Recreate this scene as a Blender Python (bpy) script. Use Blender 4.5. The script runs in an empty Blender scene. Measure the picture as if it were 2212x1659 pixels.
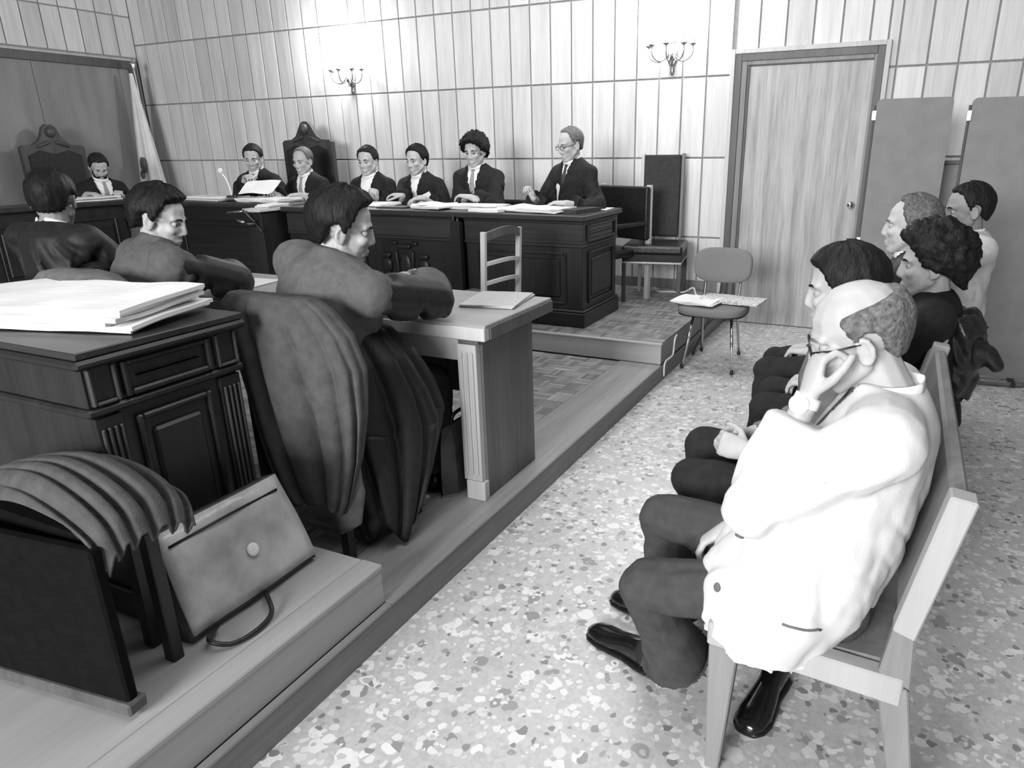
import bpy, bmesh, math, random
import numpy as np
from mathutils import Vector, Matrix
random.seed(7)
sc = bpy.context.scene
COL = sc.collection

# ------------------------------------------------------------------ camera, light, exposure
cam_d = bpy.data.cameras.new('camera'); cam = bpy.data.objects.new('camera', cam_d); COL.objects.link(cam)
cam_d.sensor_fit = 'HORIZONTAL'; cam_d.sensor_width = 36.0
cam_d.lens = 1530.9 / 2212 * 36.0
cam_d.shift_x = -(1210 - 1106) / 2212.0
cam_d.shift_y = (855 - 829.5) / 2212.0
cam_d.clip_start = 0.05
R3 = Matrix(((0.90556, -0.13057, 0.40363), (0.42407, 0.30419, -0.85302), (-0.01140, 0.94362, 0.33083)))
cam.matrix_world = Matrix.Translation((0, 0, 1.5)) @ R3.to_4x4()
sc.camera = cam
sc.view_settings.view_transform = 'Standard'; sc.view_settings.look = 'None'
sc.view_settings.gamma = 1.0; sc.view_settings.use_curve_mapping = False
sc.view_settings.exposure = 0.0

world = bpy.data.worlds.new('world'); sc.world = world; world.use_nodes = True
world.node_tree.nodes['Background'].inputs[0].default_value = (1, 1, 1, 1)
world.node_tree.nodes['Background'].inputs[1].default_value = 0.17

def area(name, loc, target, sx, sy, power):
    l = bpy.data.lights.new(name, 'AREA'); l.shape = 'RECTANGLE'; l.size = sx; l.size_y = sy; l.energy = power
    o = bpy.data.objects.new(name, l); COL.objects.link(o); o.location = loc
    o.rotation_euler = (Vector(target) - Vector(loc)).to_track_quat('-Z', 'Y').to_euler()
    return o
area('window_light', (-1.6, -5.6, 2.7), (-0.5, 3.0, 0.9), 3.2, 2.0, 880)
area('overhead_area', (-0.7, 1.6, 3.45), (-0.7, 1.6, 0), 1.2, 3.0, 45)
area('overhead_area', (-2.4, 4.7, 3.45), (-2.4, 4.9, 0), 3.0, 1.2, 60)  # unseen lamp added to lighten the right part of the back wall

# ------------------------------------------------------------------ materials (all grey)
MATS = {}
def node_mat(name):
    m = bpy.data.materials.new(name); m.use_nodes = True; MATS[name] = m
    nt = m.node_tree; b = nt.nodes['Principled BSDF']
    return m, nt, b
def ramp(nt, stops):
    r = nt.nodes.new('ShaderNodeValToRGB'); e = r.color_ramp.elements
    while len(e) < len(stops): e.new(0.5)
    for k, (p, v) in enumerate(stops):
        e[k].position = p; e[k].color = (v, v, v, 1)
    return r
def plain(name, v, rough=0.6, spec=0.4, metal=0.0, nscale=30, namp=0.12, bump=0.0, bscale=60, sheen=0.0, stretch=(1, 1, 1)):
    m, nt, b = node_mat(name); L = nt.links
    tc = nt.nodes.new('ShaderNodeTexCoord'); mp = nt.nodes.new('ShaderNodeMapping'); mp.inputs['Scale'].default_value = stretch
    n = nt.nodes.new('ShaderNodeTexNoise'); n.inputs['Scale'].default_value = nscale; n.inputs['Detail'].default_value = 4
    L.new(tc.outputs['Object'], mp.inputs[0]); L.new(mp.outputs[0], n.inputs['Vector'])
    r = ramp(nt, [(0.3, v * (1 - namp)), (0.7, min(1, v * (1 + namp)))])
    L.new(n.outputs['Fac'], r.inputs[0]); L.new(r.outputs[0], b.inputs['Base Color'])
    b.inputs['Roughness'].default_value = rough; b.inputs['Specular IOR Level'].default_value = spec
    b.inputs['Metallic'].default_value = metal
    if sheen: b.inputs['Sheen Weight'].default_value = sheen
    if bump:
        n2 = nt.nodes.new('ShaderNodeTexNoise'); n2.inputs['Scale'].default_value = bscale; n2.inputs['Detail'].default_value = 3
        L.new(mp.outputs[0], n2.inputs['Vector'])
        bp = nt.nodes.new('ShaderNodeBump'); bp.inputs['Strength'].default_value = bump; bp.inputs['Distance'].default_value = 0.01
        L.new(n2.outputs['Fac'], bp.inputs['Height']); L.new(bp.outputs[0], b.inputs['Normal'])
    return m
def wood(name, v, contrast=0.25, axis='z', rough=0.45, spec=0.4, scale=9.0, rnd=0.0, along=0.06):
    m, nt, b = node_mat(name); L = nt.links
    tc = nt.nodes.new('ShaderNodeTexCoord'); mp = nt.nodes.new('ShaderNodeMapping')
    s = [1, 1, 1]; s['xyz'.index(axis)] = along; mp.inputs['Scale'].default_value = s
    L.new(tc.outputs['Object'], mp.inputs[0])
    oi = nt.nodes.new('ShaderNodeObjectInfo')
    ad = nt.nodes.new('ShaderNodeVectorMath'); ad.operation = 'ADD'
    ml = nt.nodes.new('ShaderNodeVectorMath'); ml.operation = 'SCALE'; ml.inputs['Scale'].default_value = 37.0
    cb = nt.nodes.new('ShaderNodeCombineXYZ')
    for k in range(3): L.new(oi.outputs['Random'], cb.inputs[k])
    L.new(cb.outputs[0], ml.inputs[0]); L.new(mp.outputs[0], ad.inputs[0]); L.new(ml.outputs[0], ad.inputs[1])
    n = nt.nodes.new('ShaderNodeTexNoise'); n.inputs['Scale'].default_value = scale; n.inputs['Detail'].default_value = 6; n.inputs['Distortion'].default_value = 0.4
    L.new(ad.outputs[0], n.inputs['Vector'])
    n2 = nt.nodes.new('ShaderNodeTexNoise'); n2.inputs['Scale'].default_value = scale * 6; n2.inputs['Detail'].default_value = 3
    L.new(ad.outputs[0], n2.inputs['Vector'])
    mx = nt.nodes.new('ShaderNodeMath'); mx.operation = 'MULTIPLY_ADD'; mx.inputs[1].default_value = 0.35
    L.new(n2.outputs['Fac'], mx.inputs[0]); 
    m8 = nt.nodes.new('ShaderNodeMath'); m8.operation = 'MULTIPLY'; m8.inputs[1].default_value = 0.65
    L.new(n.outputs['Fac'], m8.inputs[0]); L.new(m8.outputs[0], mx.inputs[2])
    r = ramp(nt, [(0.36, v * (1 - contrast)), (0.5, v), (0.66, min(1, v * (1 + contrast)))])
    L.new(mx.outputs[0], r.inputs[0])
    out = r.outputs[0]
    if rnd:
        mr = nt.nodes.new('ShaderNodeMapRange'); mr.inputs[3].default_value = 1 - rnd; mr.inputs[4].default_value = 1 + rnd
        L.new(oi.outputs['Random'], mr.inputs[0])
        vs = nt.nodes.new('ShaderNodeVectorMath'); vs.operation = 'SCALE'
        L.new(out, vs.inputs[0]); L.new(mr.outputs[0], vs.inputs['Scale']); out = vs.outputs[0]
    L.new(out, b.inputs['Base Color'])
    b.inputs['Roughness'].default_value = rough; b.inputs['Specular IOR Level'].default_value = spec
    return m
def terrazzo(name):
    m, nt, b = node_mat(name); L = nt.links
    tc = nt.nodes.new('ShaderNodeTexCoord')
    nz = nt.nodes.new('ShaderNodeTexNoise'); nz.inputs['Scale'].default_value = 18
    L.new(tc.outputs['Object'], nz.inputs['Vector'])
    mixv = nt.nodes.new('ShaderNodeMix'); mixv.data_type = 'VECTOR'; mixv.inputs['Factor'].default_value = 0.03
    L.new(tc.outputs['Object'], mixv.inputs['A']); L.new(nz.outputs['Color'], mixv.inputs['B'])
    prev = None
    base = nt.nodes.new('ShaderNodeTexNoise'); base.inputs['Scale'].default_value = 60; base.inputs['Detail'].default_value = 5
    L.new(tc.outputs['Object'], base.inputs['Vector'])
    rb = ramp(nt, [(0.35, 0.50), (0.65, 0.60)]); L.new(base.outputs['Fac'], rb.inputs[0]); prev = rb.outputs[0]
    for scale, lo, thr, stops in ((24, 0.0, 0.42, [(0.0, 0.30), (0.14, 0.36), (0.16, 0.52), (0.55, 0.60), (0.7, 0.78), (1.0, 0.86)]),
                                  (46, 0.0, 0.36, [(0.0, 0.24), (0.12, 0.30), (0.14, 0.48), (0.5, 0.58), (0.6, 0.72), (1.0, 0.80)])):
        v = nt.nodes.new('ShaderNodeTexVoronoi'); v.inputs['Scale'].default_value = scale; v.inputs['Randomness'].default_value = 1.0
        L.new(mixv.outputs['Result'], v.inputs['Vector']) if 'Result' in mixv.outputs else None
        L.new(mixv.outputs[1], v.inputs['Vector'])
        sep = nt.nodes.new('ShaderNodeSeparateColor'); L.new(v.outputs['Color'], sep.inputs[0])
        # chip where distance to the cell point is small relative to a random radius
        mth = nt.nodes.new('ShaderNodeMath'); mth.operation = 'MULTIPLY'; mth.inputs[1].default_value = 0.72; L.new(sep.outputs[1], mth.inputs[0])
        lt = nt.nodes.new('ShaderNodeMath'); lt.operation = 'LESS_THAN'; L.new(v.outputs['Distance'], lt.inputs[0]); L.new(mth.outputs[0], lt.inputs[1])
        rc = ramp(nt, stops); L.new(sep.outputs[0], rc.inputs[0])
        mx = nt.nodes.new('ShaderNodeMix'); mx.data_type = 'RGBA'
        L.new(lt.outputs[0], mx.inputs['Factor']); L.new(prev, mx.inputs[6]); L.new(rc.outputs[0], mx.inputs[7]); prev = mx.outputs[2]
    L.new(prev, b.inputs['Base Color'])
    b.inputs['Roughness'].default_value = 0.32; b.inputs['Specular IOR Level'].default_value = 0.45
    return m
terrazzo('terrazzo')
wood('wall_wood', 0.64, 0.14, 'z', 0.5, 0.3, 11, 0.10)
plain('groove', 0.30, 0.8)
wood('door_wood', 0.40, 0.30, 'z', 0.5, 0.3, 14)
wood('frame_dark', 0.085, 0.25, 'z', 0.45)
wood('frame_mid', 0.20, 0.25, 'z', 0.45)
wood('frame_light', 0.5, 0.15, 'z', 0.45)
wood('dark_wood', 0.018, 0.4, 'z', 0.38, 0.5)
wood('dark_wood_h', 0.028, 0.4, 'x', 0.35, 0.5)
wood('darker_wood', 0.014, 0.4, 'x', 0.4, 0.5)
wood('carved_wood', 0.06, 0.3, 'z', 0.45, 0.4)
wood('table_top', 0.34, 0.12, 'x', 0.38, 0.5)
wood('table_shaded', 0.12, 0.3, 'z', 0.45, 0.4, 10)  # table wood with the shade of its aisle-facing sides put into the colour
wood('table_light', 0.55, 0.10, 'z', 0.45, 0.4)  # same table wood in its lit tone, for the front faces
wood('riser_shaded', 0.17, 0.3, 'y', 0.45, 0.4)  # step boards facing the aisle, their shade put into the colour
wood('border', 0.30, 0.2, 'y', 0.40, 0.4)
wood('riser_lit', 0.50, 0.12, 'x', 0.45, 0.4)  # same step wood, brightened in colour as the lit front
wood('box_side', 0.37, 0.10, 'y', 0.5, 0.4)
wood('parquet_a', 0.27, 0.15, 'x', 0.4, 0.45, 14, 0.40)
wood('parquet_b', 0.27, 0.15, 'y', 0.4, 0.45, 14, 0.40)
wood('bench_wood', 0.40, 0.10, 'z', 0.45, 0.4)
wood('bench_wood_mid', 0.22, 0.2, 'z', 0.5, 0.4)
wood('chair_light', 0.5, 0.12, 'z', 0.4, 0.4)
wood('chair_mid', 0.09, 0.25, 'z', 0.4, 0.4)
plain('white_paper', 0.86, 0.8, 0.2, nscale=12, namp=0.04)
plain('grey_paper', 0.55, 0.8, 0.2, nscale=12, namp=0.12)
plain('print_paper', 0.62, 0.8, 0.2, nscale=70, namp=0.45)
plain('folder_grey', 0.52, 0.6, 0.3, nscale=40, namp=0.06)
plain('dark_book', 0.05, 0.5)
plain('black_cloth', 0.012, 0.8, 0.3, nscale=50, namp=0.3, bump=0.1, bscale=220)
plain('black_cloth2', 0.013, 0.6, 0.4, nscale=50, namp=0.3, bump=0.1, bscale=220)
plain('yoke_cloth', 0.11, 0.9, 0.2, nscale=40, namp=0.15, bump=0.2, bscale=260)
plain('coat_cloth', 0.085, 0.95, 0.15, nscale=25, namp=0.18, bump=0.25, bscale=240)
plain('coat_light', 0.15, 0.95, 0.15, nscale=25, namp=0.18, bump=0.25, bscale=240)
plain('trouser_grey', 0.06, 0.9, 0.2, nscale=30, namp=0.15, bump=0.15, bscale=260)
plain('trouser_black', 0.022, 0.9, 0.2, nscale=30, namp=0.2, bump=0.15, bscale=260)
plain('sleeve_grey', 0.16, 0.9, 0.2, nscale=30, namp=0.2, bump=0.2, bscale=220)
plain('white_jacket', 0.66, 0.9, 0.1, nscale=30, namp=0.02, bump=0.12, bscale=260)
plain('shirt_white', 0.85, 0.85, 0.2, nscale=30, namp=0.03)
plain('shirt_light', 0.60, 0.9, 0.2, nscale=20, namp=0.12)
plain('tie_grey', 0.30, 0.7, 0.3, nscale=60, namp=0.3)
plain('tie_dark', 0.05, 0.6, 0.3, nscale=60, namp=0.3)
plain('skin', 0.46, 0.55, 0.35, nscale=25, namp=0.06, bump=0.05, bscale=300)
plain('skin_mid', 0.28, 0.55, 0.35, nscale=25, namp=0.06, bump=0.05, bscale=300)
plain('lip', 0.32, 0.5, 0.4)
plain('hair_black', 0.008, 0.6, 0.25, nscale=80, namp=0.5, bump=0.5, bscale=90, stretch=(1, 1, 0.3))
plain('hair_dark', 0.016, 0.6, 0.25, nscale=80, namp=0.5, bump=0.5, bscale=90, stretch=(1, 1, 0.3))
plain('hair_grey', 0.14, 0.6, 0.3, nscale=90, namp=0.5, bump=0.5, bscale=110)
plain('hair_brown', 0.10, 0.5, 0.4, nscale=90, namp=0.5, bump=0.5, bscale=90)
plain('leather_black', 0.012, 0.35, 0.5, nscale=40, namp=0.3, bump=0.15, bscale=90)
plain('leather_skirt', 0.005, 0.9, 0.1, nscale=30, namp=0.25)  # near-black: the shadow over the near corner is put into this colour
plain('leather_dark', 0.022, 0.65, 0.35, nscale=30, namp=0.25, bump=0.1, bscale=80)
plain('leather_case', 0.48, 0.28, 0.6, nscale=7, namp=0.35, bump=0.9, bscale=11)
plain('leather_case_dark', 0.07, 0.4, 0.5, nscale=10, namp=0.3, bump=0.2, bscale=14)
plain('shoe_black', 0.008, 0.16, 0.6, nscale=20, namp=0.3)
plain('chair_fabric', 0.20, 0.95, 0.15, nscale=160, namp=0.12, bump=0.2, bscale=400)
plain('screen_grey', 0.25, 0.85, 0.2, nscale=9, namp=0.08)
plain('screen_dark', 0.10, 0.8, 0.2)
plain('chrome', 0.75, 0.12, 0.5, metal=1.0, namp=0.02)
plain('steel', 0.55, 0.3, 0.5, metal=1.0, namp=0.05)
plain('brass', 0.30, 0.35, 0.5, metal=0.8, namp=0.1)
plain('white_plastic', 0.8, 0.4)
plain('flag_cloth', 0.72, 0.9, 0.1, nscale=8, namp=0.08)
plain('flag_dark', 0.12, 0.9, 0.1)
plain('eye_white', 0.42, 0.3)
plain('eye_dark', 0.02, 0.2)
plain('watch_face', 0.85, 0.2, 0.6)
plain('black_metal', 0.012, 0.4, 0.5)
plain('left_panel', 0.24, 0.55, 0.3, nscale=6, namp=0.18, stretch=(1, 1, 0.15))
m, nt, b = node_mat('bulb'); b.inputs['Emission Color'].default_value = (1, 1, 1, 1); b.inputs['Emission Strength'].default_value = 30
b.inputs['Base Color'].default_value = (1, 1, 1, 1)
M = MATS

# ------------------------------------------------------------------ object helpers
WL = {}     # world location of every object that can be a parent
def wloc(o): return np.array(WL.get(o.name, (0, 0, 0)), float)
def tag(o, label=None, cat=None, group=None, kind=None):
    if label: o['label'] = label
    if cat: o['category'] = cat
    if group: o['group'] = group
    if kind: o['kind'] = kind
    return o
def thing(name, label, cat, loc, group=None):
    o = bpy.data.objects.new(name, None); COL.objects.link(o); o.location = loc; o.empty_display_size = 0.05
    WL[o.name] = tuple(loc)
    return tag(o, label, cat, group)
def link(name, me, mat, parent=None, loc=None, smooth=False):
    """me holds world coordinates; they are shifted into the frame of the parent (or of loc)"""
    off = wloc(parent) if parent else (np.array(loc, float) if loc is not None else np.zeros(3))
    if me is not None and np.any(off):
        me.transform(Matrix.Translation(Vector(-off)))
    o = bpy.data.objects.new(name, me); COL.objects.link(o)
    if parent: o.parent = parent
    elif loc is not None: o.location = loc
    WL[o.name] = tuple(off)
    if isinstance(mat, str): mat = M[mat]
    if mat and not len(me.materials): me.materials.append(mat)
    if smooth:
        for p in me.polygons: p.use_smooth = True
    return o
def mesh_of(verts, faces):
    me = bpy.data.meshes.new('m'); me.from_pydata([tuple(v) for v in verts], [], [tuple(f) for f in faces]); me.update(); return me
def bm_mesh(bm):
    bmesh.ops.recalc_face_normals(bm, faces=bm.faces)
    me = bpy.data.meshes.new('m'); bm.to_mesh(me); bm.free(); return me
def add_box(bm, x0, x1, y0, y1, z0, z1, bev=0.0, rot=None, seg=1):
    r = bmesh.ops.create_cube(bm, size=1.0); vs = r['verts']
    bmesh.ops.scale(bm, vec=(x1 - x0, y1 - y0, z1 - z0), verts=vs)
    bmesh.ops.translate(bm, vec=((x0 + x1) / 2, (y0 + y1) / 2, (z0 + z1) / 2), verts=vs)
    if bev:
        es = list({e for v in vs for e in v.link_edges})
        rr = bmesh.ops.bevel(bm, geom=es, offset=bev, segments=seg, profile=0.5, affect='EDGES')
        vs = list({v for f in rr['faces'] for v in f.verts} | {v for v in vs if v.is_valid})
    if rot:
        ang, axis, c = rot
        bmesh.ops.rotate(bm, cent=c, matrix=Matrix.Rotation(ang, 3, axis), verts=vs)
    return vs
def box(name, mat, parent, x0, x1, y0, y1, z0, z1, bev=0.003, rot=None, loc=None, seg=1, smooth=False):
    bm = bmesh.new(); add_box(bm, x0, x1, y0, y1, z0, z1, bev, rot, seg)
    return link(name, bm_mesh(bm), mat, parent, loc, smooth)
def boxes(name, mat, parent, lst, bev=0.002, loc=None):
    bm = bmesh.new()
    for q in lst: add_box(bm, *q[:6], bev, q[6] if len(q) > 6 else None)
    return link(name, bm_mesh(bm), mat, parent, loc)
def nrm(v): v = np.array(v, float); return v / (np.linalg.norm(v) + 1e-12)
def V(*a): return np.array(a, float)
def loft(secs, n=16, cap=True):
    """secs: list of (centre, u, v): elliptical rings"""
    vs = []; fs = []
    t = np.linspace(0, 2 * np.pi, n, endpoint=False)
    for c, u, v in secs:
        for a in t: vs.append(np.array(c) + np.cos(a) * np.array(u) + np.sin(a) * np.array(v))
    for k in range(len(secs) - 1):
        for i in range(n):
            j = (i + 1) % n; fs.append((k * n + i, k * n + j, (k + 1) * n + j, (k + 1) * n + i))
    if cap:
        vs.append(np.array(secs[0][0], float)); a = len(vs) - 1
        for i in range(n): fs.append((a, (i + 1) % n, i))
        vs.append(np.array(secs[-1][0], float)); a = len(vs) - 1; k = (len(secs) - 1) * n
        for i in range(n): fs.append((a, k + i, k + (i + 1) % n))
    return vs, fs
def frame(d, hint=(0, 0, 1)):
    d = nrm(d); h = np.array(hint, float)
    if abs(d @ nrm(h)) > 0.97: h = V(1, 0, 0) if abs(d[0]) < 0.9 else V(0, 1, 0)
    u = nrm(np.cross(h, d)); return u, np.cross(d, u)
def cap(p0, p1, r0, r1, n=12):
    p0 = np.array(p0, float); p1 = np.array(p1, float); d = p1 - p0
    if np.linalg.norm(d) < 1e-6: return ell(p0, (r0, r0, r0))
    d = nrm(d); u, v = frame(d); s = []
    for a in (85, 55, 25): s.append((p0 - d * r0 * math.sin(math.radians(a)), u * r0 * math.cos(math.radians(a)), v * r0 * math.cos(math.radians(a))))
    s.append((p0, u * r0, v * r0)); s.append((p1, u * r1, v * r1))
    for a in (25, 55, 85): s.append((p1 + d * r1 * math.sin(math.radians(a)), u * r1 * math.cos(math.radians(a)), v * r1 * math.cos(math.radians(a))))
    return loft(s, n)
def ell(c, r, B=None, n=14):
    """ellipsoid; B = 3 axes as rows"""
    B = np.eye(3) if B is None else np.array(B, float); c = np.array(c, float); s = []
    for a in np.linspace(-86, 86, 9):
        a = math.radians(a); s.append((c + B[2] * r[2] * math.sin(a), B[0] * r[0] * math.cos(a), B[1] * r[1] * math.cos(a)))
    return loft(s, n)
def chain(pts, rad, n=12):
    out = []
    for k in range(len(pts) - 1): out.append(cap(pts[k], pts[k + 1], rad[k], rad[k + 1], n))
    return out
def tube_mesh(pts, rad, n=8, closed=False):
    """a single swept tube through pts"""
    pts = [np.array(p, float) for p in pts]; s = []; u = None
    N = len(pts)
    for k in range(N):
        d = pts[min(k + 1, N - 1)] - pts[max(k - 1, 0)]
        if u is None: u, v = frame(d)
        else:
            dd = nrm(d); u = nrm(u - dd * (u @ dd)); v = np.cross(dd, u)
        r = rad if np.isscalar(rad) else rad[k]
        s.append((pts[k], u * r, v * r))
    return loft(s, n)
def join(prims):
    vs = []; fs = []
    for a, b in prims:
        o = len(vs); vs += list(a); fs += [tuple(i + o for i in f) for f in b]
    return vs, fs
def poly(name, mat, parent, prims, loc=None, smooth=True):
    if isinstance(prims, tuple): prims = [prims]
    me = mesh_of(*join(prims))
    bm = bmesh.new(); bm.from_mesh(me); bpy.data.meshes.remove(me)
    return link(name, bm_mesh(bm), mat, parent, loc, smooth)
def spline(pts, n=24):
    P = [np.array(p, float) for p in pts]; P = [2 * P[0] - P[1]] + P + [2 * P[-1] - P[-2]]; out = []
    m = len(P) - 3
    for k in range(n):
        t = k / (n - 1) * m; i = min(int(t), m - 1); t -= i
        a, b, c, d = P[i:i + 4]
        out.append(0.5 * ((2 * b) + (-a + c) * t + (2 * a - 5 * b + 4 * c - d) * t * t + (-a + 3 * b - 3 * c + d) * t ** 3))
    return out
_rng = np.random.RandomState(3); _TAB = _rng.rand(4096)
def vnoise(P):
    i = np.floor(P).astype(int); f = P - i; f = f * f * (3 - 2 * f); o = 0
    def h(a, b, c): return _TAB[(a * 73856093 ^ b * 19349663 ^ c * 83492791) & 4095]
    for dx in (0, 1):
        for dy in (0, 1):
            for dz in (0, 1):
                w = (f[:, 0] if dx else 1 - f[:, 0]) * (f[:, 1] if dy else 1 - f[:, 1]) * (f[:, 2] if dz else 1 - f[:, 2])
                o = o + w * h(i[:, 0] + dx, i[:, 1] + dy, i[:, 2] + dz)
    return o
def get_co(me):
    a = np.empty(len(me.vertices) * 3); me.vertices.foreach_get('co', a); return a.reshape(-1, 3)
def get_no(me):
    a = np.empty(len(me.vertices) * 3); me.vertices.foreach_get('normal', a); return a.reshape(-1, 3)
def set_co(me, c): me.vertices.foreach_set('co', c.ravel()); me.update()
def skin_over(prims, vox, smooth=4, fac=0.5):
    """one continuous surface over a set of overlapping closed shapes"""
    me = mesh_of(*join(prims))
    bm = bmesh.new(); bm.from_mesh(me); bmesh.ops.recalc_face_normals(bm, faces=bm.faces); bm.to_mesh(me); bm.free()
    o = bpy.data.objects.new('tmp', me); COL.objects.link(o)
    r = o.modifiers.new('r', 'REMESH'); r.mode = 'VOXEL'; r.voxel_size = vox
    if smooth:
        s = o.modifiers.new('s', 'SMOOTH'); s.factor = fac; s.iterations = smooth
    dg = bpy.context.evaluated_depsgraph_get()
    out = bpy.data.meshes.new_from_object(o.evaluated_get(dg)); bpy.data.objects.remove(o); bpy.data.meshes.remove(me)
    return out
def wrinkle(me, amp, A, seed=0, width=0.16, mask=None):
    """fold the cloth: noise stretched by the 3 frequencies A = list of (direction, frequency)"""
    co = get_co(me); no = get_no(me)
    Q = np.stack([co @ nrm(d) * f for d, f in A], 1) + seed * 7.3
    n = vnoise(Q); w = vnoise(Q * 0.55 + 11); m2 = vnoise(Q * 1.7 + 23)
    d = 1.1 * (w - 0.5) - 0.75 * np.exp(-((n - 0.5) / width) ** 2) - 0.2 * np.exp(-((m2 - 0.5) / width) ** 2) * np.clip((w - 0.4) * 4, 0, 1)
    if mask is not None: d = d * mask(co)
    set_co(me, co + no * (amp * d)[:, None]); return me

# ------------------------------------------------------------------ people
def basis(yaw, pitch=0, roll=0):
    """head frame: right, forward, up"""
    a, p, r = map(math.radians, (yaw, pitch, roll))
    f = V(math.cos(a) * math.cos(p), math.sin(a) * math.cos(p), math.sin(p)); rt = V(math.sin(a), -math.cos(a), 0); up = np.cross(rt, f)
    rt2 = rt * math.cos(r) + up * math.sin(r); up2 = np.cross(rt2, f)
    return np.stack([rt2, f, up2])
C0 = V(0, -0.012, 0.035); CR = V(0.077, 0.099, 0.086)
def head_prims(Hc, B, s=1.0, ears=True):
    g = lambda x, y, z: np.array(Hc) + s * (B[0] * x + B[1] * y + B[2] * z)
    E = lambda c, r: ell(g(*c), [k * s for k in r], B)
    P = [E(C0, CR), E((0, 0.028, -0.03), (0.062, 0.064, 0.082)), E((0, 0.060, -0.098), (0.028, 0.026, 0.022)),
         E((0, 0.082, -0.067), (0.022, 0.014, 0.008)), E((0, 0.081, -0.079), (0.020, 0.014, 0.007)), E((0, 0.072, -0.07), (0.03, 0.02, 0.022))]
    for q in (-1, 1):
        P.append(cap(g(q * 0.056, 0.0, -0.05), g(q * 0.02, 0.06, -0.098), 0.02 * s, 0.018 * s))
        P.append(E((q * 0.041, 0.062, -0.022), (0.021, 0.022, 0.02)))
        P.append(E((q * 0.012, 0.091, -0.036), (0.0085, 0.011, 0.008)))
        P.append(cap(g(q * 0.015, 0.080, 0.025), g(q * 0.045, 0.066, 0.025), 0.012 * s, 0.011 * s))
        if ears:
            for k in range(7):
                a = math.radians(-110 + k * 40)
                a2 = math.radians(-110 + (k + 1) * 40)
                if k < 6: P.append(cap(g(q * (0.084 + 0.004 * math.cos(a)), -0.008 - 0.017 * math.cos(a), -0.008 + 0.028 * math.sin(a)), g(q * (0.084 + 0.004 * math.cos(a2)), -0.008 - 0.017 * math.cos(a2), -0.008 + 0.028 * math.sin(a2)), 0.0065 * s, 0.0065 * s, 8))
            P.append(E((q * 0.078, -0.006, -0.012), (0.008, 0.016, 0.026)))
    P.append(cap(g(0, 0.086, 0.018), g(0, 0.100, -0.030), 0.008 * s, 0.0115 * s))
    P.append(E((0, 0.097, -0.034), (0.012, 0.011, 0.009)))
    return P
def face_dent(me, Hc, B, s=1.0):
    co = get_co(me); q = (co - np.array(Hc)) @ B.T / s
    d = np.zeros(len(co))
    for sx in (-1, 1):
        d -= 0.011 * np.exp(-(((q[:, 0] - sx * 0.031) / 0.015) ** 2 + ((q[:, 2] - 0.004) / 0.011) ** 2)) * (q[:, 1] > 0.04)
    d -= 0.004 * np.exp(-((q[:, 0] / 0.022) ** 2 + ((q[:, 2] + 0.0735) / 0.0028) ** 2)) * (q[:, 1] > 0.05)
    d -= 0.004 * np.exp(-((q[:, 0] / 0.02) ** 2 + ((q[:, 2] + 0.087) / 0.006) ** 2)) * (q[:, 1] > 0.05)
    set_co(me, co + d[:, None] * B[1][None] * s)
def hand_prims(w, d, n, side, curl=35, spread=0.0, s=1.0, thumb=0.0):
    d = nrm(d); n = np.array(n, float); n = nrm(n - d * (n @ d)); t = np.cross(d, n) * (1 if side == 'R' else -1); w = np.array(w, float)
    g = lambda a, b, c: w + s * (d * a + t * b + n * c)
    P = [loft([(g(-0.012, 0, 0), t * 0.027 * s, n * 0.021 * s), (g(0.02, 0.002, 0), t * 0.034 * s, n * 0.020 * s), (g(0.055, 0, 0), t * 0.041 * s, n * 0.017 * s), (g(0.088, 0, 0), t * 0.041 * s, n * 0.013 * s), (g(0.096, 0, 0), t * 0.036 * s, n * 0.009 * s)], 16)]
    for b, L, a0 in ((0.031, 0.072, 0.084), (0.0105, 0.080, 0.088), (-0.0105, 0.074, 0.085), (-0.030, 0.058, 0.078)):
        p = g(a0, b, 0); th = 0; r = 0.0092 * s
        for f, k in ((0.45, 0.75), (0.31, 1.0), (0.24, 0.75)):
            th += math.radians(curl) * k
            dd = d * math.cos(th) + n * math.sin(th) + t * spread * b * 8
            q = p + nrm(dd) * L * f * s; P.append(cap(p, q, r, r * 0.93, 10)); p = q; r *= 0.93
    p = g(0.022, 0.026, 0.006); r = 0.0125 * s
    for dd, L in (((0.62, 0.68, 0.35 + thumb), 0.042), ((0.86, 0.25, 0.40 + thumb), 0.034), ((0.92, 0.0, 0.35 + thumb), 0.026)):
        v = d * dd[0] + t * dd[1] + n * dd[2]; q = p + nrm(v) * L * s; P.append(cap(p, q, r, r * 0.88, 10)); p = q; r *= 0.88
    return P
def ik(a, b, l1, l2, pole):
    a = np.array(a, float); b = np.array(b, float); d = b - a; L = np.linalg.norm(d)
    if L >= (l1 + l2) * 0.995:
        k = L / ((l1 + l2) * 0.995); l1 *= k; l2 *= k
    x = (L * L + l1 * l1 - l2 * l2) / (2 * L); h = math.sqrt(max(l1 * l1 - x * x, 0)); d = d / L
    p = np.array(pole, float); p = nrm(p - d * (p @ d)); return a + d * x + p * h
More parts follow.
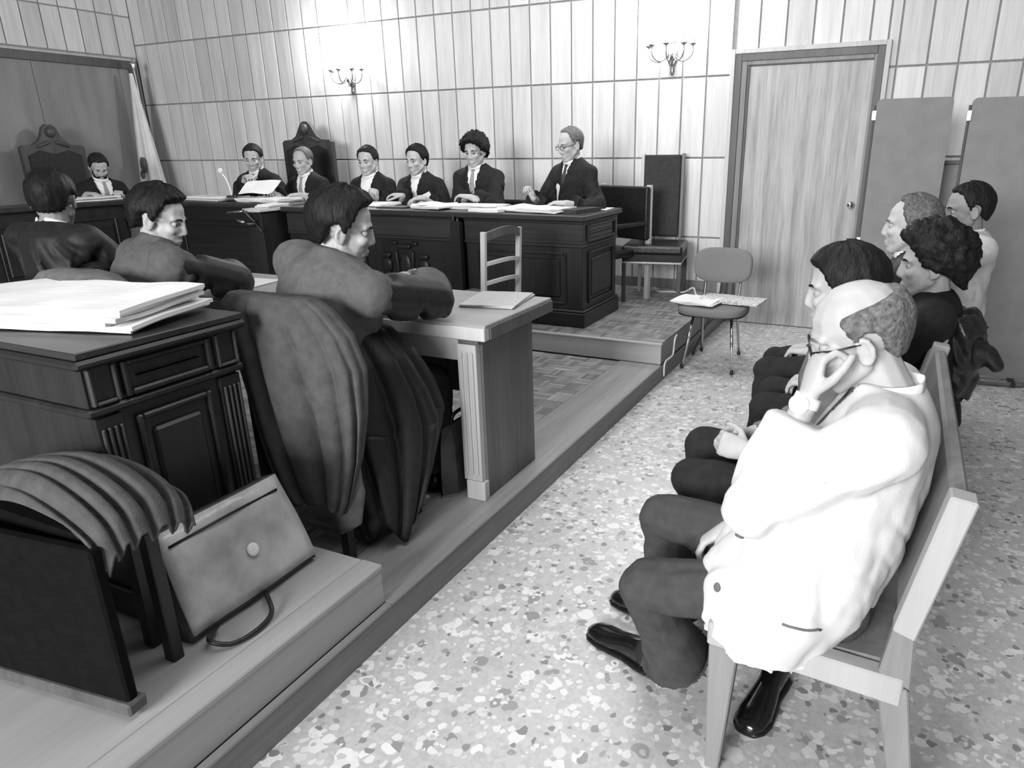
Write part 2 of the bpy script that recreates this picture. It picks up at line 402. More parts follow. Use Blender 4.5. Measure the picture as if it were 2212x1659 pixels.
def hair_shell(Hc, B, style, th=0.016, s=1.0, seed=0):
    na, ne = 72, 40; vs = []; fs = []
    front = {'short': 38, 'curly': 30, 'receding': 52, 'bald': 200, 'mid': 28, 'swept': 36}[style]
    keys = [(0, front), (35, front - 2 if style != 'receding' else 50), (58, front - 10), (70, 0), (80, -26), (88, -24), (95, -10), (108, -14), (122, -42), (180, -50)]
    if style == 'mid': keys = [(0, front), (35, 24), (55, 10), (70, -20), (85, -48), (110, -55), (140, -58), (180, -60)]
    if style == 'curly': keys = [(0, front), (35, 22), (55, 5), (70, -18), (90, -30), (115, -35), (140, -45), (180, -52)]
    if style == 'bald': keys = [(0, 95), (52, 90), (64, 22), (74, -6), (82, -22), (94, -10), (108, -14), (124, -42), (180, -52)]
    ka = [k[0] for k in keys]; kv = [k[1] for k in keys]
    D = []
    for j in range(ne + 1):
        e = math.radians(-70 + 160 * j / ne)
        for i in range(na):
            a = 2 * math.pi * i / na; D.append((a, e))
    D = np.array(D); a = D[:, 0]; e = D[:, 1]
    az = np.degrees(np.abs((a + np.pi) % (2 * np.pi) - np.pi)); el = np.degrees(e)
    line = np.interp(az, ka, kv) + 5 * (vnoise(np.stack([a * 6, e * 2, a * 0 + seed], 1)) - 0.5)
    mask = np.clip((el - line) / 9, 0, 1)
    if style == 'bald':
        up = np.interp(az, [0, 55, 70, 90, 130, 180], [-90, -90, 30, 36, 40, 42]); mask = np.minimum(mask, np.clip((up - el) / 14, 0, 1))
    mask = mask * mask * (3 - 2 * mask)
    dv = np.stack([np.sin(a) * np.cos(e), np.cos(a) * np.cos(e), np.sin(e)], 1)
    strand = vnoise(np.stack([a * 16, e * 3, a * 0 + seed + 5], 1)) - 0.5
    T = th * (1 + 0.5 * strand)
    if style == 'curly':
        T = th * (0.55 + 0.75 * vnoise(dv * 8 + seed) + 0.45 * vnoise(dv * 17 + seed))
    if style in ('swept', 'mid'): T = T + 0.012 * np.clip(dv[:, 2], 0, 1) * np.clip(dv[:, 1] + 0.4, 0, 1)
    T = T + 0.006 * (az > 120) * (style != 'bald')
    P = C0 + dv * (CR + (T * mask - 0.016 * (1 - mask))[:, None])
    low = np.clip(-dv[:, 2], 0, 1)
    dn = np.clip((az - 95) / 40, 0, 1) * np.clip((-5 - el) / 35, 0, 1)
    P[:, 2] -= 0.030 * dn * mask; P[:, 1] += 0.012 * dn
    if style == 'mid': P[:, 2] -= 0.03 * np.clip((az - 70) / 30, 0, 1) * np.clip((-5 - el) / 35, 0, 1) * mask
    P = P * s
    W = np.array(Hc) + P @ B
    for j in range(ne):
        for i in range(na):
            k = (i + 1) % na; f = (j * na + i, j * na + k, (j + 1) * na + k, (j + 1) * na + i)
            if max(mask[list(f)]) > 0.01: fs.append(f)
    used = sorted({i for f in fs for i in f}); mp = {u: k for k, u in enumerate(used)}
    return [W[u] for u in used], [tuple(mp[i] for i in f) for f in fs]
def interp_sec(secs, h):
    hs = [q[0] for q in secs]
    return [np.interp(h, hs, [q[k] for q in secs]) for k in range(1, 5)]
def person(label, Hc, yaw, lean=8, side=0, head=(None, 0, 0), arms=None, legs=None, vox=0.0065, gvox=0.011,
           top=None, hair=('short', 0.016, 'hair_black'), skin='skin', beard=None, glasses=False, hscale=1.0, secs=None, neck_back=0.03, group=None, seed=1,
           shirt=True, tie='tie_dark', collar=True, vdepth=0.26, vwidth=0.06, top_name='robe', top_mat='black_cloth', trousers=None, shoes=True, sleeve=(0.078, 0.088, 0.08), shoulder_w=0.185, foldamp=0.02, lower=True, sleeve_cut=0.06, neck=0.125, spine_len=0.46, neck_side=0.0, shoulder_drop=0.06):
    Hc = np.array(Hc, float)
    a = math.radians(yaw); F = V(math.cos(a), math.sin(a), 0); Rt = V(math.sin(a), -math.cos(a), 0)
    l, sd = math.radians(lean), math.radians(side)
    S = nrm(V(0, 0, 1) * math.cos(l) * math.cos(sd) + F * math.sin(l) + Rt * math.sin(sd)); T = nrm(np.cross(Rt, S) * -1); T = nrm(np.cross(S, Rt))
    FW = nrm(F - S * (F @ S)); RW = np.cross(FW, S)
    if RW @ Rt < 0: RW = -RW
    hy = yaw if head[0] is None else head[0]
    B = basis(hy, head[1], head[2])
    N = Hc - V(0, 0, 1) * neck * 0.93 - F * neck_back - Rt * neck_side          # neck base
    P = N - S * spine_len                                             # pelvis
    root = thing('person', label, 'person', (P[0], P[1], P[2] - 0.1), group)
    sh = {'R': N - S * shoulder_drop + RW * shoulder_w, 'L': N - S * shoulder_drop - RW * shoulder_w}
    # ---- body
    pr = head_prims(Hc, B, hscale)
    nb = Hc - B[2] * 0.05 - B[1] * 0.02
    pr += [cap(nb, N - S * 0.02, 0.052, 0.062)]
    pr.append(loft([(P - S * 0.09, RW * 0.10, FW * 0.08), (P, RW * 0.14, FW * 0.10), (P + S * 0.2, RW * 0.12, FW * 0.085), (P + S * 0.36, RW * 0.14, FW * 0.085), (N - S * 0.03, RW * 0.10, FW * 0.06), (N, RW * 0.05, FW * 0.045)], 16))
    J = {}
    for q in 'RL':
        A = arms[q]; w = np.array(A['w'], float); pole = A.get('pole', V(0, 0, -1) + (RW if q == 'R' else -RW) * 0.6 - FW * 0.3)
        el = np.array(A['e'], float) if 'e' in A else ik(sh[q], w, 0.29, 0.255, pole)
        hd = A.get('d', w - el); J[q] = (sh[q], el, w, nrm(hd))
        pr += [cap(N - S * 0.05, sh[q], 0.05, 0.045), cap(sh[q], el, 0.042, 0.036), cap(el, w, 0.036, 0.026)]
        pr += hand_prims(w + nrm(w - el) * 0.008, hd, A.get('n', V(0, 0, -1)), q, A.get('curl', 35), 0.3, A.get('s', 1.0), A.get('thumb', 0))
    K = {}
    if legs:
        for q in 'RL':
            hip = P - S * 0.03 + (RW if q == 'R' else -RW) * 0.09
            kn, an, toe = [np.array(v, float) for v in legs[q]]
            K[q] = (hip, kn, an, toe)
            pr += [cap(hip, kn, 0.062, 0.048), cap(kn, an, 0.046, 0.03), cap(V(an[0], an[1], toe[2] + 0.05), toe * 0.7 + an * 0.3 * V(1, 1, 0) + V(0, 0, 0.3 * toe[2] + 0.03), 0.024, 0.018)]
    me = skin_over(pr, vox, 2, 0.5); face_dent(me, Hc, B, hscale)
    body = link('body', me, skin, root, smooth=True)
    g = lambda x, y, z: Hc + hscale * (B[0] * x + B[1] * y + B[2] * z)
    for q in (-1, 1):
        em = bpy.data.meshes.new('eye'); bm = bmesh.new(); bmesh.ops.create_uvsphere(bm, u_segments=14, v_segments=10, radius=0.0125 * hscale); bm.to_mesh(em); bm.free()
        c = g(q * 0.031, 0.0675, 0.003); cc = get_co(em); lk = nrm(B[1] - B[2] * 0.25)
        for p in em.polygons:
            p.use_smooth = True
            p.material_index = 1 if nrm(np.array(p.center)) @ lk > 0.80 else 0
        set_co(em, cc + c); em.materials.append(M['eye_white']); em.materials.append(M['eye_dark'])
        link('eye', em, None, body)
        bp = [g(q * 0.016, 0.090, 0.022), g(q * 0.03, 0.087, 0.027), g(q * 0.046, 0.073, 0.022)]
        poly('eyebrow', hair[2] if hair else 'hair_dark', body, tube_mesh(spline(bp, 7), [0.002, 0.0038, 0.0042, 0.004, 0.0036, 0.003, 0.0012]))
    if hair:
        me = mesh_of(*hair_shell(Hc, B, hair[0], hair[1], hscale, seed)); link('hair', me, hair[2], root, smooth=True)
    if beard:
        me = skin_over([ell(g(0, 0.062, -0.098), (0.042, 0.034, 0.036), B), cap(g(-0.058, 0.01, -0.045), g(-0.03, 0.06, -0.095), 0.019, 0.024), cap(g(0.058, 0.01, -0.045), g(0.03, 0.06, -0.095), 0.019, 0.024), cap(g(-0.026, 0.088, -0.058), g(0.026, 0.088, -0.058), 0.007, 0.007), cap(g(-0.03, 0.083, -0.06), g(-0.03, 0.07, -0.09), 0.010, 0.012), cap(g(0.03, 0.083, -0.06), g(0.03, 0.07, -0.09), 0.010, 0.012)], 0.005, 2)
        wrinkle(me, 0.006, [((1, 0, 0), 120), ((0, 1, 0), 120), ((0, 0, 1), 60)], seed); link('beard', me, beard, root, smooth=True)
    if glasses:
        pp = []
        for q in (-1, 1):
            ring = [g(q * 0.032 + 0.021 * math.cos(t), 0.099 - 0.10 * abs(q * 0.032 + 0.021 * math.cos(t)) * 0.25, 0.002 + 0.017 * math.sin(t)) for t in np.linspace(0, 2 * math.pi, 17)]
            pp.append(tube_mesh(ring, 0.0018, 6)); pp.append(tube_mesh([g(q * 0.053, 0.093, 0.006), g(q * 0.078, 0.05, 0.008), g(q * 0.085, -0.005, 0.010)], 0.0022, 6))
        pp.append(tube_mesh([g(-0.011, 0.098, 0.004), g(0, 0.104, 0.008), g(0.011, 0.098, 0.004)], 0.0018, 6))
        poly('glasses', 'black_metal', root, pp)
    # ---- garments
    if secs is None:
        secs = [(-0.62, 0.24, 0.20, 0, 0.02), (-0.45, 0.225, 0.18, 0, 0.02), (-0.28, 0.205, 0.145, 0, 0.015), (-0.12, 0.215, 0.135, 0, 0.01), (-0.05, 0.185, 0.11, 0, 0.0), (-0.005, 0.11, 0.085, 0, -0.004), (0.03, 0.066, 0.066, 0, 0.0)]
    ring = lambda h, k=1.0, dd=0: (lambda q: (N + S * h + RW * q[2] + FW * q[3], RW * (q[0] + dd), FW * (q[1] + dd)))(interp_sec(secs, h))
    hs = np.linspace(secs[0][0], secs[-1][0], 18)
    gp = [loft([ring(h) for h in hs], 24)]
    for q in 'RL':
        s0, e0, w0, hd = J[q]; wd = nrm(w0 - e0); L = np.linalg.norm(w0 - e0)
        we = w0 - wd * sleeve_cut
        gp += [cap(N - S * 0.05, s0, 0.075, sleeve[0]), cap(s0, e0, sleeve[0], sleeve[1]), cap(e0, e0 + (we - e0) * 0.5, sleeve[1], sleeve[1])]
        u, v = frame(wd); ee = e0 + (we - e0) * 0.5
        gp.append(loft([(ee - wd * 0.01, u * sleeve[1], v * sleeve[1]), (we, u * sleeve[2], v * sleeve[2]), (we + wd * 0.012, u * sleeve[2] * 0.85, v * sleeve[2] * 0.85)], 16))
    me = skin_over(gp, gvox, 5, 0.5)
    co = get_co(me); q = co - N; w = q @ RW; h = q @ S; f = q @ FW
    if foldamp:
        wrinkle(me, foldamp * 0.8, [(RW + S * 0.5, 11), (FW, 11), (S - RW * 0.3, 3)], seed, mask=lambda c: np.clip((np.abs((c - N) @ S + 0.02) - 0.03) * 8, 0, 1))
        wrinkle(me, foldamp * 0.3, [(RW + S, 18), (FW, 14), (S - RW, 4)], seed + 3, mask=lambda c: np.clip((np.abs((c - N) @ S + 0.02) - 0.03) * 8, 0, 1))
    if shirt:
        co = get_co(me); q = co - N; w = q @ RW; h = q @ S; f = q @ FW
        vw = vwidth * np.clip(1 + h / vdepth, 0, 1) + 0.0
        m_ = (np.abs(w) < vw) & (f > 0.02) & (h < 0.05)
        co[m_] -= FW * 0.045
        set_co(me, co)
    garment = link(top_name, me, top_mat, root, smooth=True)
    if shirt:
        ss = loft([ring(h, 1, -0.02) for h in np.linspace(-0.40, -0.01, 12)], 24)
        poly('shirt', 'shirt_white', root, ss)
        fr = lambda h, e: (lambda q: N + S * h + FW * (q[3] + q[1] - 0.02 + e))(interp_sec(secs, h))
        if tie:
            hs2 = [0.0, -0.02, -0.035, -0.10, -0.2, -0.30]; ws = [0.012, 0.017, 0.012, 0.02, 0.028, 0.034]
            poly('tie', tie, root, loft([(fr(h, 0.006), RW * w_, FW * 0.006) for h, w_ in zip(hs2, ws)], 10))
    if collar:
        cp = []
        nd = nrm(Hc - N)
        for t in np.linspace(-2.75, 2.75, 25):
            drop = -0.018 * (1 + math.cos(t)) / 2 * 1.8
            cp.append(N + S * (0.030 + drop) + RW * 0.068 * math.sin(t) + FW * (0.066 * math.cos(t) + 0.006))
        poly('shirt_collar', 'shirt_white', root, loft([(p, nrm(p - N - S * 0.04) * 0.006, S * 0.014) for p in cp], 8))
    info = dict(root=root, N=N, P=P, S=S, F=FW, R=RW, J=J, K=K, Hc=Hc, B=B, body=body, ring=ring, garment=garment)
    if trousers and legs:
        for q in 'RL':
            hip, kn, an, toe = K[q]
            sd_ = nrm(an - kn)
            me = skin_over([cap(hip - S * 0.02, kn, 0.095, 0.075), cap(kn, kn + (an - kn) * 0.5, 0.074, 0.078), loft([(kn + (an - kn) * 0.45, frame(sd_)[0] * 0.078, frame(sd_)[1] * 0.078), (an + sd_ * 0.02, frame(sd_)[0] * 0.104, frame(sd_)[1] * 0.104), (an + sd_ * 0.035, frame(sd_)[0] * 0.10, frame(sd_)[1] * 0.10)], 20)], gvox, 2)
            co = get_co(me); q_ = (co - an) @ sd_; ov = np.clip(q_ - 0.008, 0, None); set_co(me, co - ov[:, None] * sd_[None])
            td = nrm(kn - hip)
            wrinkle(me, 0.012, [(td, 5), (np.cross(td, (0, 0, 1)), 7), (V(0, 0, 1) + td, 11)], seed + 5)
            link('trouser_leg', me, trousers, root, smooth=True)
    if legs and shoes:
        for q in 'RL':
            hip, kn, an, toe = K[q]
            shoe(root, an, toe, kn)
    return info
def shoe(root, an, toe, kn, mat='shoe_black'):
    d = toe - an; d[2] = 0; d = nrm(d); z = V(0, 0, 1); s_ = np.cross(d, z)
    fl = min(toe[2], an[2] - 0.07)
    b = V(toe[0], toe[1], fl) - d * 0.285
    g = lambda a, h: b + d * a + z * h
    sec = [(0.0, 0.022, 0.045, 0.03), (0.02, 0.036, 0.05, 0.045), (0.06, 0.037, 0.052, 0.048), (0.12, 0.034, 0.042, 0.040), (0.17, 0.042, 0.032, 0.030), (0.22, 0.047, 0.026, 0.025), (0.26, 0.040, 0.022, 0.021), (0.28, 0.024, 0.018, 0.014)]
    up = loft([(g(a, c), s_ * w, z * h) for a, w, c, h in sec], 16)
    so = loft([(g(a, 0.008), s_ * (w + 0.005), z * 0.008) for a, w, c, h in sec], 16)
    sh = poly('shoe', mat, root, up)
    poly('sole', 'leather_black', sh, so)
    poly('sock', 'trouser_black', root, cap(an + (kn - an) * 0.25, g(0.06, 0.05), 0.046, 0.036))

# ------------------------------------------------------------------ the setting
Z1, Z2 = 0.12, 0.26
XE = -1.33                                   # edge of both platforms along the aisle
YW = 6.34                                    # back wall
fl = box('floor', 'terrazzo', None, -1.6, 3.2, -2.5, YW, -0.05, 0.0, 0); tag(fl, kind='structure')
boxes('floor_joint', 'groove', fl, [(-1.33, 3.2, 5.0, 5.006, -0.01, 0.0006), (-0.45, -0.445, 5.006, YW, -0.01, 0.0006)], 0)
wb = box('wall_back', 'groove', None, -8.57, 3.2, YW, YW + 0.1, 0, 3.5, 0); tag(wb, kind='structure')
wl = box('wall_left', 'groove', None, -8.67, -8.57, -1.0, YW + 0.1, 0, 3.5, 0); tag(wl, kind='structure')
rows = [(0.02, 0.73), (0.73, 1.40), (1.40, 2.04), (2.04, 2.70), (2.70, 3.36)]
PW, X0 = 0.2045, -2.638
pm = {}
def panel_mesh(w, h):
    k = (round(w, 3), round(h, 3))
    if k not in pm:
        bm = bmesh.new(); add_box(bm, -w / 2, w / 2, -0.016, 0, -h / 2, h / 2, 0.003); me = bm_mesh(bm); me.materials.append(M['wall_wood']); pm[k] = me
    return pm[k]
def wall_panel(x0, x1, z0, z1, parent=wb, rz=0.0, pos=None):
    if x1 - x0 < 0.03: return
    o = bpy.data.objects.new('wall_panel', panel_mesh(x1 - x0 - 0.013, z1 - z0 - 0.014)); COL.objects.link(o); o.parent = parent
    o.location = pos if pos else ((x0 + x1) / 2, YW, (z0 + z1) / 2); o.rotation_euler = (0, 0, rz)
DX0, DX1, DZ = -1.385, -0.262, 2.19
k = -30
xs = []
x = X0 - 29 * PW
while x < 1.55: xs.append(x); x += PW
xs = [-8.555] + [v for v in xs if v > -8.5]
for a, b_ in zip(xs[:-1], xs[1:]):
    for z0, z1 in rows:
        if b_ <= DX0 or a >= DX1: wall_panel(a, b_, z0, z1)
        elif z1 <= DZ: 
            wall_panel(a, min(b_, DX0), z0, z1) if a < DX0 else None
            wall_panel(max(a, DX1), b_, z0, z1) if b_ > DX1 else None
        elif z0 >= DZ: wall_panel(a, b_, z0, z1)
        else:
            if a < DX0: wall_panel(a, DX0, z0, z1)
            if b_ > DX1: wall_panel(DX1, b_, z0, z1)
            if not (a < DX0 - 0.1 or b_ > DX1 + 0.1): wall_panel(max(a, DX0), min(b_, DX1), DZ, z1)
for k in range(10):       # panelling of the side wall above its door
    y = 6.33 - k * PW
    for z0, z1 in ((2.56, 3.0), (3.0, 3.4)):
        wall_panel(0, PW, z0, z1, wl, math.pi / 2, (-8.57, y - PW / 2, (z0 + z1) / 2))
bb = box('baseboard_back', 'frame_mid', None, -8.5, DX0, YW - 0.03, YW - 0.017, Z2, Z2 + 0.09, 0.003); tag(bb, kind='structure')

# door beside the chrome chair
d1 = thing('door_1', None, None, (-0.82, YW, 0)); tag(d1, kind='structure')
def frame_u(name, mat, x0, x1, zt, w, y0, y1):
    boxes(name, mat, d1, [(x0, x0 + w, y0, y1, 0, zt), (x1 - w, x1, y0, y1, 0, zt), (x0 + w, x1 - w, y0, y1, zt - w, zt)], 0.003)
frame_u('outer_trim', 'frame_light', -1.415, -0.232, 2.225, 0.035, YW - 0.055, YW)
frame_u('frame', 'frame_dark', -1.38, -0.267, 2.19, 0.055, YW - 0.05, YW)
frame_u('inner_frame', 'frame_mid', -1.325, -0.295, 2.15, 0.045, YW - 0.042, YW)
frame_u('door_stop', 'frame_dark', -1.280, -0.315, 2.118, 0.022, YW - 0.034, YW)
lf = box('door_leaf', 'door_wood', d1, -1.258, -0.337, YW - 0.028, YW, 0.008, 2.096, 0.002)
hd = poly('door_knob', 'chrome', lf, [cap((-0.385, YW - 0.03, 1.04), (-0.385, YW - 0.06, 1.04), 0.013, 0.013), ell((-0.385, YW - 0.075, 1.04), (0.028, 0.022, 0.028)), cap((-0.385, YW - 0.028, 1.04), (-0.385, YW - 0.033, 1.04), 0.03, 0.028)])

# wide door in the side wall
d2 = thing('door_2', None, None, (-8.57, 5.1, 0)); tag(d2, kind='structure')
boxes('frame', 'frame_dark', d2, [(-8.57, -8.50, 6.17, 6.26, 0, 2.52), (-8.57, -8.50, 3.9, 3.99, 0, 2.52), (-8.57, -8.50, 3.99, 6.17, 2.43, 2.52)], 0.004)
boxes('outer_trim', 'frame_light', d2, [(-8.57, -8.53, 6.26, 6.285, 0, 2.545), (-8.57, -8.53, 3.875, 6.26, 2.52, 2.545)], 0.003)
for y0, y1 in ((3.99, 5.075), (5.08, 6.17)):
    box('door_leaf', 'left_panel', d2, -8.57, -8.53, y0, y1, 0.01, 2.43, 0.003)

# lower platform: carcass, border boards, parquet of five-finger squares
p1 = box('stage_platform', 'groove', None, -8.5, XE - 0.012, -1.0, YW - 0.02, 0.0, Z1 - 0.012, 0); tag(p1, kind='structure')
box('riser_board', 'riser_shaded', p1, XE - 0.012, XE, -1.0, YW - 0.02, 0.0, Z1 - 0.014, 0.002)
boxes('border_board', 'border', p1, [(-1.62, XE + 0.004, 1.515, 4.385, Z1 - 0.014, Z1)], 0.003)
SQ = 0.112; FW_ = SQ / 5
bmp = {}
for nm, mt in (('a', 'parquet_a'), ('b', 'parquet_b')):
    bm = bmesh.new(); L_, W_ = SQ - 0.001, FW_ - 0.001
    (add_box(bm, -L_ / 2, L_ / 2, -W_ / 2, W_ / 2, -0.012, 0.0, 0.0008) if nm == 'a' else add_box(bm, -W_ / 2, W_ / 2, -L_ / 2, L_ / 2, -0.012, 0.0, 0.0008))
    me = bm_mesh(bm); me.materials.append(M[mt]); bmp[nm] = me
fing = []
nx = int((8.4 - 1.62) / SQ)
for i in range(60):
    for j in range(26):
        cx = -1.62 - SQ * (i + 0.5); cy = 1.56 + SQ * (j + 0.5)
        if cy > 4.34: continue
        for k in range(5):
            o_ = (k - 2) * FW_
            fing.append((cx, cy + o_, 'a') if (i + j) % 2 == 0 else (cx + o_, cy, 'b'))
def seen(c):
    x, y, _ = c
    return -2.55 < x and y > 2.75
near = sorted([c for c in fing if seen(c)], key=lambda c: (c[0] + 1.6) ** 2 + (c[1] - 3.3) ** 2)[:300]
ns = set(near)
for x, y, t in near:
    o = bpy.data.objects.new('parquet_block', bmp[t]); COL.objects.link(o); o.parent = p1; o.location = (x, y, Z1 - 0.002 * random.random() * 0.4)
bm = bmesh.new(); rest = [c for c in fing if c not in ns]
vs = []; fs = []
for x, y, t in rest:
    a, b_ = (SQ / 2 - 0.0005, FW_ / 2 - 0.0005) if t == 'a' else (FW_ / 2 - 0.0005, SQ / 2 - 0.0005); o_ = len(vs); z = Z1 - 0.0008 * random.random()
    vs += [(x - a, y - b_, z), (x + a, y - b_, z), (x + a, y + b_, z), (x - a, y + b_, z), (x - a, y - b_, z - 0.012), (x + a, y - b_, z - 0.012), (x + a, y + b_, z - 0.012), (x - a, y + b_, z - 0.012)]
    fs += [(o_, o_ + 1, o_ + 2, o_ + 3), (o_, o_ + 4, o_ + 5, o_ + 1), (o_ + 1, o_ + 5, o_ + 6, o_ + 2), (o_ + 2, o_ + 6, o_ + 7, o_ + 3), (o_ + 3, o_ + 7, o_ + 4, o_)]
bm.free()
pf = link('parquet_field', mesh_of(vs, fs), 'parquet_a', p1); tag(pf, kind='stuff')
# tone differs from finger to finger
m2 = M['parquet_a'].copy(); m2.name = 'parquet_field'; ntf = m2.node_tree
geo = ntf.nodes.new('ShaderNodeNewGeometry'); mrn = [n for n in ntf.nodes if n.type == 'MAP_RANGE'][0]; ntf.links.new(geo.outputs['Random Per Island'], mrn.inputs[0])
pf.data.materials.clear(); pf.data.materials.append(m2)

# upper platform that carries the judges' bench
p2 = box('stage_platform', 'groove', None, -8.5, XE - 0.02, 4.41, YW - 0.02, Z1, Z2 - 0.014, 0); tag(p2, kind='structure')
box('front_board', 'riser_lit', p2, -8.5, XE - 0.004, 4.39, 4.41, Z1, Z2 - 0.014, 0.002)
box('riser_board', 'riser_shaded', p2, XE - 0.02, XE - 0.004, 4.41, YW - 0.02, Z1, Z2 - 0.014, 0.002)
box('nosing', 'riser_lit', p2, -8.5, XE, 4.385, 4.425, Z2 - 0.014, Z2 + 0.001, 0.003)
vs = []; fs = []
for i in range(60):
    for j in range(17):
        cx = -1.34 - SQ * (i + 0.5); cy = 4.43 + SQ * (j + 0.5)
        if cy > YW - 0.06: continue
        for k in range(5):
            o_ = (k - 2) * FW_; t = (i + j) % 2
            x, y = (cx, cy + o_) if t == 0 else (cx + o_, cy)
            a, b_ = (SQ / 2 - 0.0005, FW_ / 2 - 0.0005) if t == 0 else (FW_ / 2 - 0.0005, SQ / 2 - 0.0005); n_ = len(vs); z = Z2 - 0.0006 * random.random()
            vs += [(x - a, y - b_, z), (x + a, y - b_, z), (x + a, y + b_, z), (x - a, y + b_, z), (x - a, y - b_, z - 0.012), (x + a, y - b_, z - 0.012), (x + a, y + b_, z - 0.012), (x - a, y + b_, z - 0.012)]
            fs += [(n_, n_ + 1, n_ + 2, n_ + 3), (n_, n_ + 4, n_ + 5, n_ + 1), (n_ + 1, n_ + 5, n_ + 6, n_ + 2), (n_ + 2, n_ + 6, n_ + 7, n_ + 3), (n_ + 3, n_ + 7, n_ + 4, n_)]
pf2 = link('parquet_field', mesh_of(vs, fs), m2, p2); tag(pf2, kind='stuff')

# raised step on which the near dark desk stands
p3 = box('stage_platform', 'box_side', None, -5.5, XE - 0.02, -1.0, 1.51, Z1, Z2 - 0.016, 0.002); tag(p3, kind='structure')
box('top_board', 'box_side', p3, -5.5, XE - 0.095, -1.0, 1.51, Z2 - 0.016, Z2, 0.002)
box('nosing', 'box_side', p3, XE - 0.093, XE - 0.015, -1.0, 1.512, Z2 - 0.018, Z2 + 0.002, 0.004)
boxes('border_board', 'border', p1, [(XE - 0.02, XE + 0.004, -1.0, 1.515, Z1 - 0.014, Z1)], 0.003)

# ------------------------------------------------------------------ desks
def pilaster(parent, mat, x0, x1, y0, y1, z0, z1, face, n=4, rib='dark_wood'):
    """fluted pilaster: slab + ribs on the face that looks along `face`"""
    o = box('pilaster', mat, parent, x0, x1, y0, y1, z0, z1, 0.002)
    q = []
    if face == 'x':
        w = (y1 - y0) / (2 * n + 1)
        for k in range(n): q.append((x1, x1 + 0.008, y0 + w * (2 * k + 1), y0 + w * (2 * k + 2), z0 + 0.03, z1 - 0.03))
    else:
        w = (x1 - x0) / (2 * n + 1)
        for k in range(n): q.append((x0 + w * (2 * k + 1), x0 + w * (2 * k + 2), y0 - 0.008, y0, z0 + 0.03, z1 - 0.03))
    boxes('fluting', mat if rib is None else rib, o, q, 0.0025)
    return o
def panel_y(parent, mat, x0, x1, y, z0, z1, name='panel'):
    """framed panel on a face that looks to -y: moulding frame + raised field"""
    m_ = box(name, mat, parent, x0 + 0.05, x1 - 0.05, y - 0.012, y + 0.005, z0 + 0.05, z1 - 0.05, 0.010)
    w = 0.018
    boxes('moulding', mat, m_, [(x0, x0 + w, y - 0.016, y, z0, z1), (x1 - w, x1, y - 0.016, y, z0, z1), (x0 + w, x1 - w, y - 0.016, y, z0, z0 + w), (x0 + w, x1 - w, y - 0.016, y, z1 - w, z1)], 0.005)
    return m_
def panel_x(parent, mat, y0, y1, x, z0, z1, name='panel'):
    m_ = box(name, mat, parent, x - 0.005, x + 0.012, y0 + 0.04, y1 - 0.04, z0 + 0.05, z1 - 0.05, 0.010)
    w = 0.018
    boxes('moulding', mat, m_, [(x, x + 0.016, y0, y0 + w, z0, z1), (x, x + 0.016, y1 - w, y1, z0, z1), (x, x + 0.016, y0 + w, y1 - w, z0, z0 + w), (x, x + 0.016, y0 + w, y1 - w, z1 - w, z1)], 0.005)
    return m_
ZB = 1.054
# right unit of the judges' bench
j1 = thing('judge_desk', 'dark panelled bench unit with open corner at the end of the judges\' bench', 'desk', (-2.45, 4.95, Z2)); j1['label'] = 'dark panelled end unit of the judges\' bench, facing the aisle'
box('carcass', 'dark_wood', j1, -2.955, -2.00, 4.62, 5.28, Z2, ZB - 0.04, 0.004)
box('plinth', 'darker_wood', j1, -2.97, -1.975, 4.595, 5.30, Z2, Z2 + 0.105, 0.006)
box('plinth_moulding', 'dark_wood_h', j1, -2.97, -1.980, 4.60, 5.295, Z2 + 0.105, Z2 + 0.125, 0.008)
box('frieze', 'dark_wood_h', j1, -2.96, -1.992, 4.612, 5.285, ZB - 0.20, ZB - 0.055, 0.003)
box('frieze_moulding', 'dark_wood_h', j1, -2.965, -1.985, 4.604, 5.29, ZB - 0.225, ZB - 0.20, 0.008)
box('cornice', 'dark_wood_h', j1, -2.965, -1.985, 4.602, 5.29, ZB - 0.062, ZB - 0.04, 0.008)
panel_y(j1, 'dark_wood', -2.86, -2.12, 4.62, Z2 + 0.16, ZB - 0.26)
panel_x(j1, 'dark_wood', 4.72, 5.20, -2.00, Z2 + 0.16, ZB - 0.26)
panel_x(j1, 'dark_wood', 4.68, 5.22, -1.992, ZB - 0.19, ZB - 0.07, 'frieze_panel')
# long carved unit
j2 = thing('judge_desk', 'long dark bench unit with carved scroll relief, before the seated judges', 'desk', (-3.9, 4.95, Z2))
box('carcass', 'dark_wood', j2, -4.74, -3.06, 4.63, 5.28, Z2, ZB - 0.04, 0.004)
box('plinth', 'darker_wood', j2, -4.75, -3.05, 4.605, 5.30, Z2, Z2 + 0.105, 0.006)
box('frieze', 'dark_wood_h', j2, -4.745, -3.055, 4.622, 5.285, ZB - 0.20, ZB - 0.055, 0.003)
box('frieze_moulding', 'dark_wood_h', j2, -4.748, -3.052, 4.612, 5.29, ZB - 0.225, ZB - 0.20, 0.008)
panel_y(j2, 'dark_wood', -4.66, -3.92, 4.63, Z2 + 0.16, ZB - 0.26)
rel = []
for cx in (-3.72, -3.36):
    rel += [ell((cx, 4.625, 0.62), (0.055, 0.022, 0.065)), cap((cx - 0.03, 4.62, 0.70), (cx + 0.03, 4.62, 0.70), 0.022, 0.022), cap((cx - 0.02, 4.62, 0.555), (cx + 0.02, 4.62, 0.555), 0.016, 0.016), cap((cx, 4.62, 0.48), (cx, 4.625, 0.40), 0.02, 0.012)]
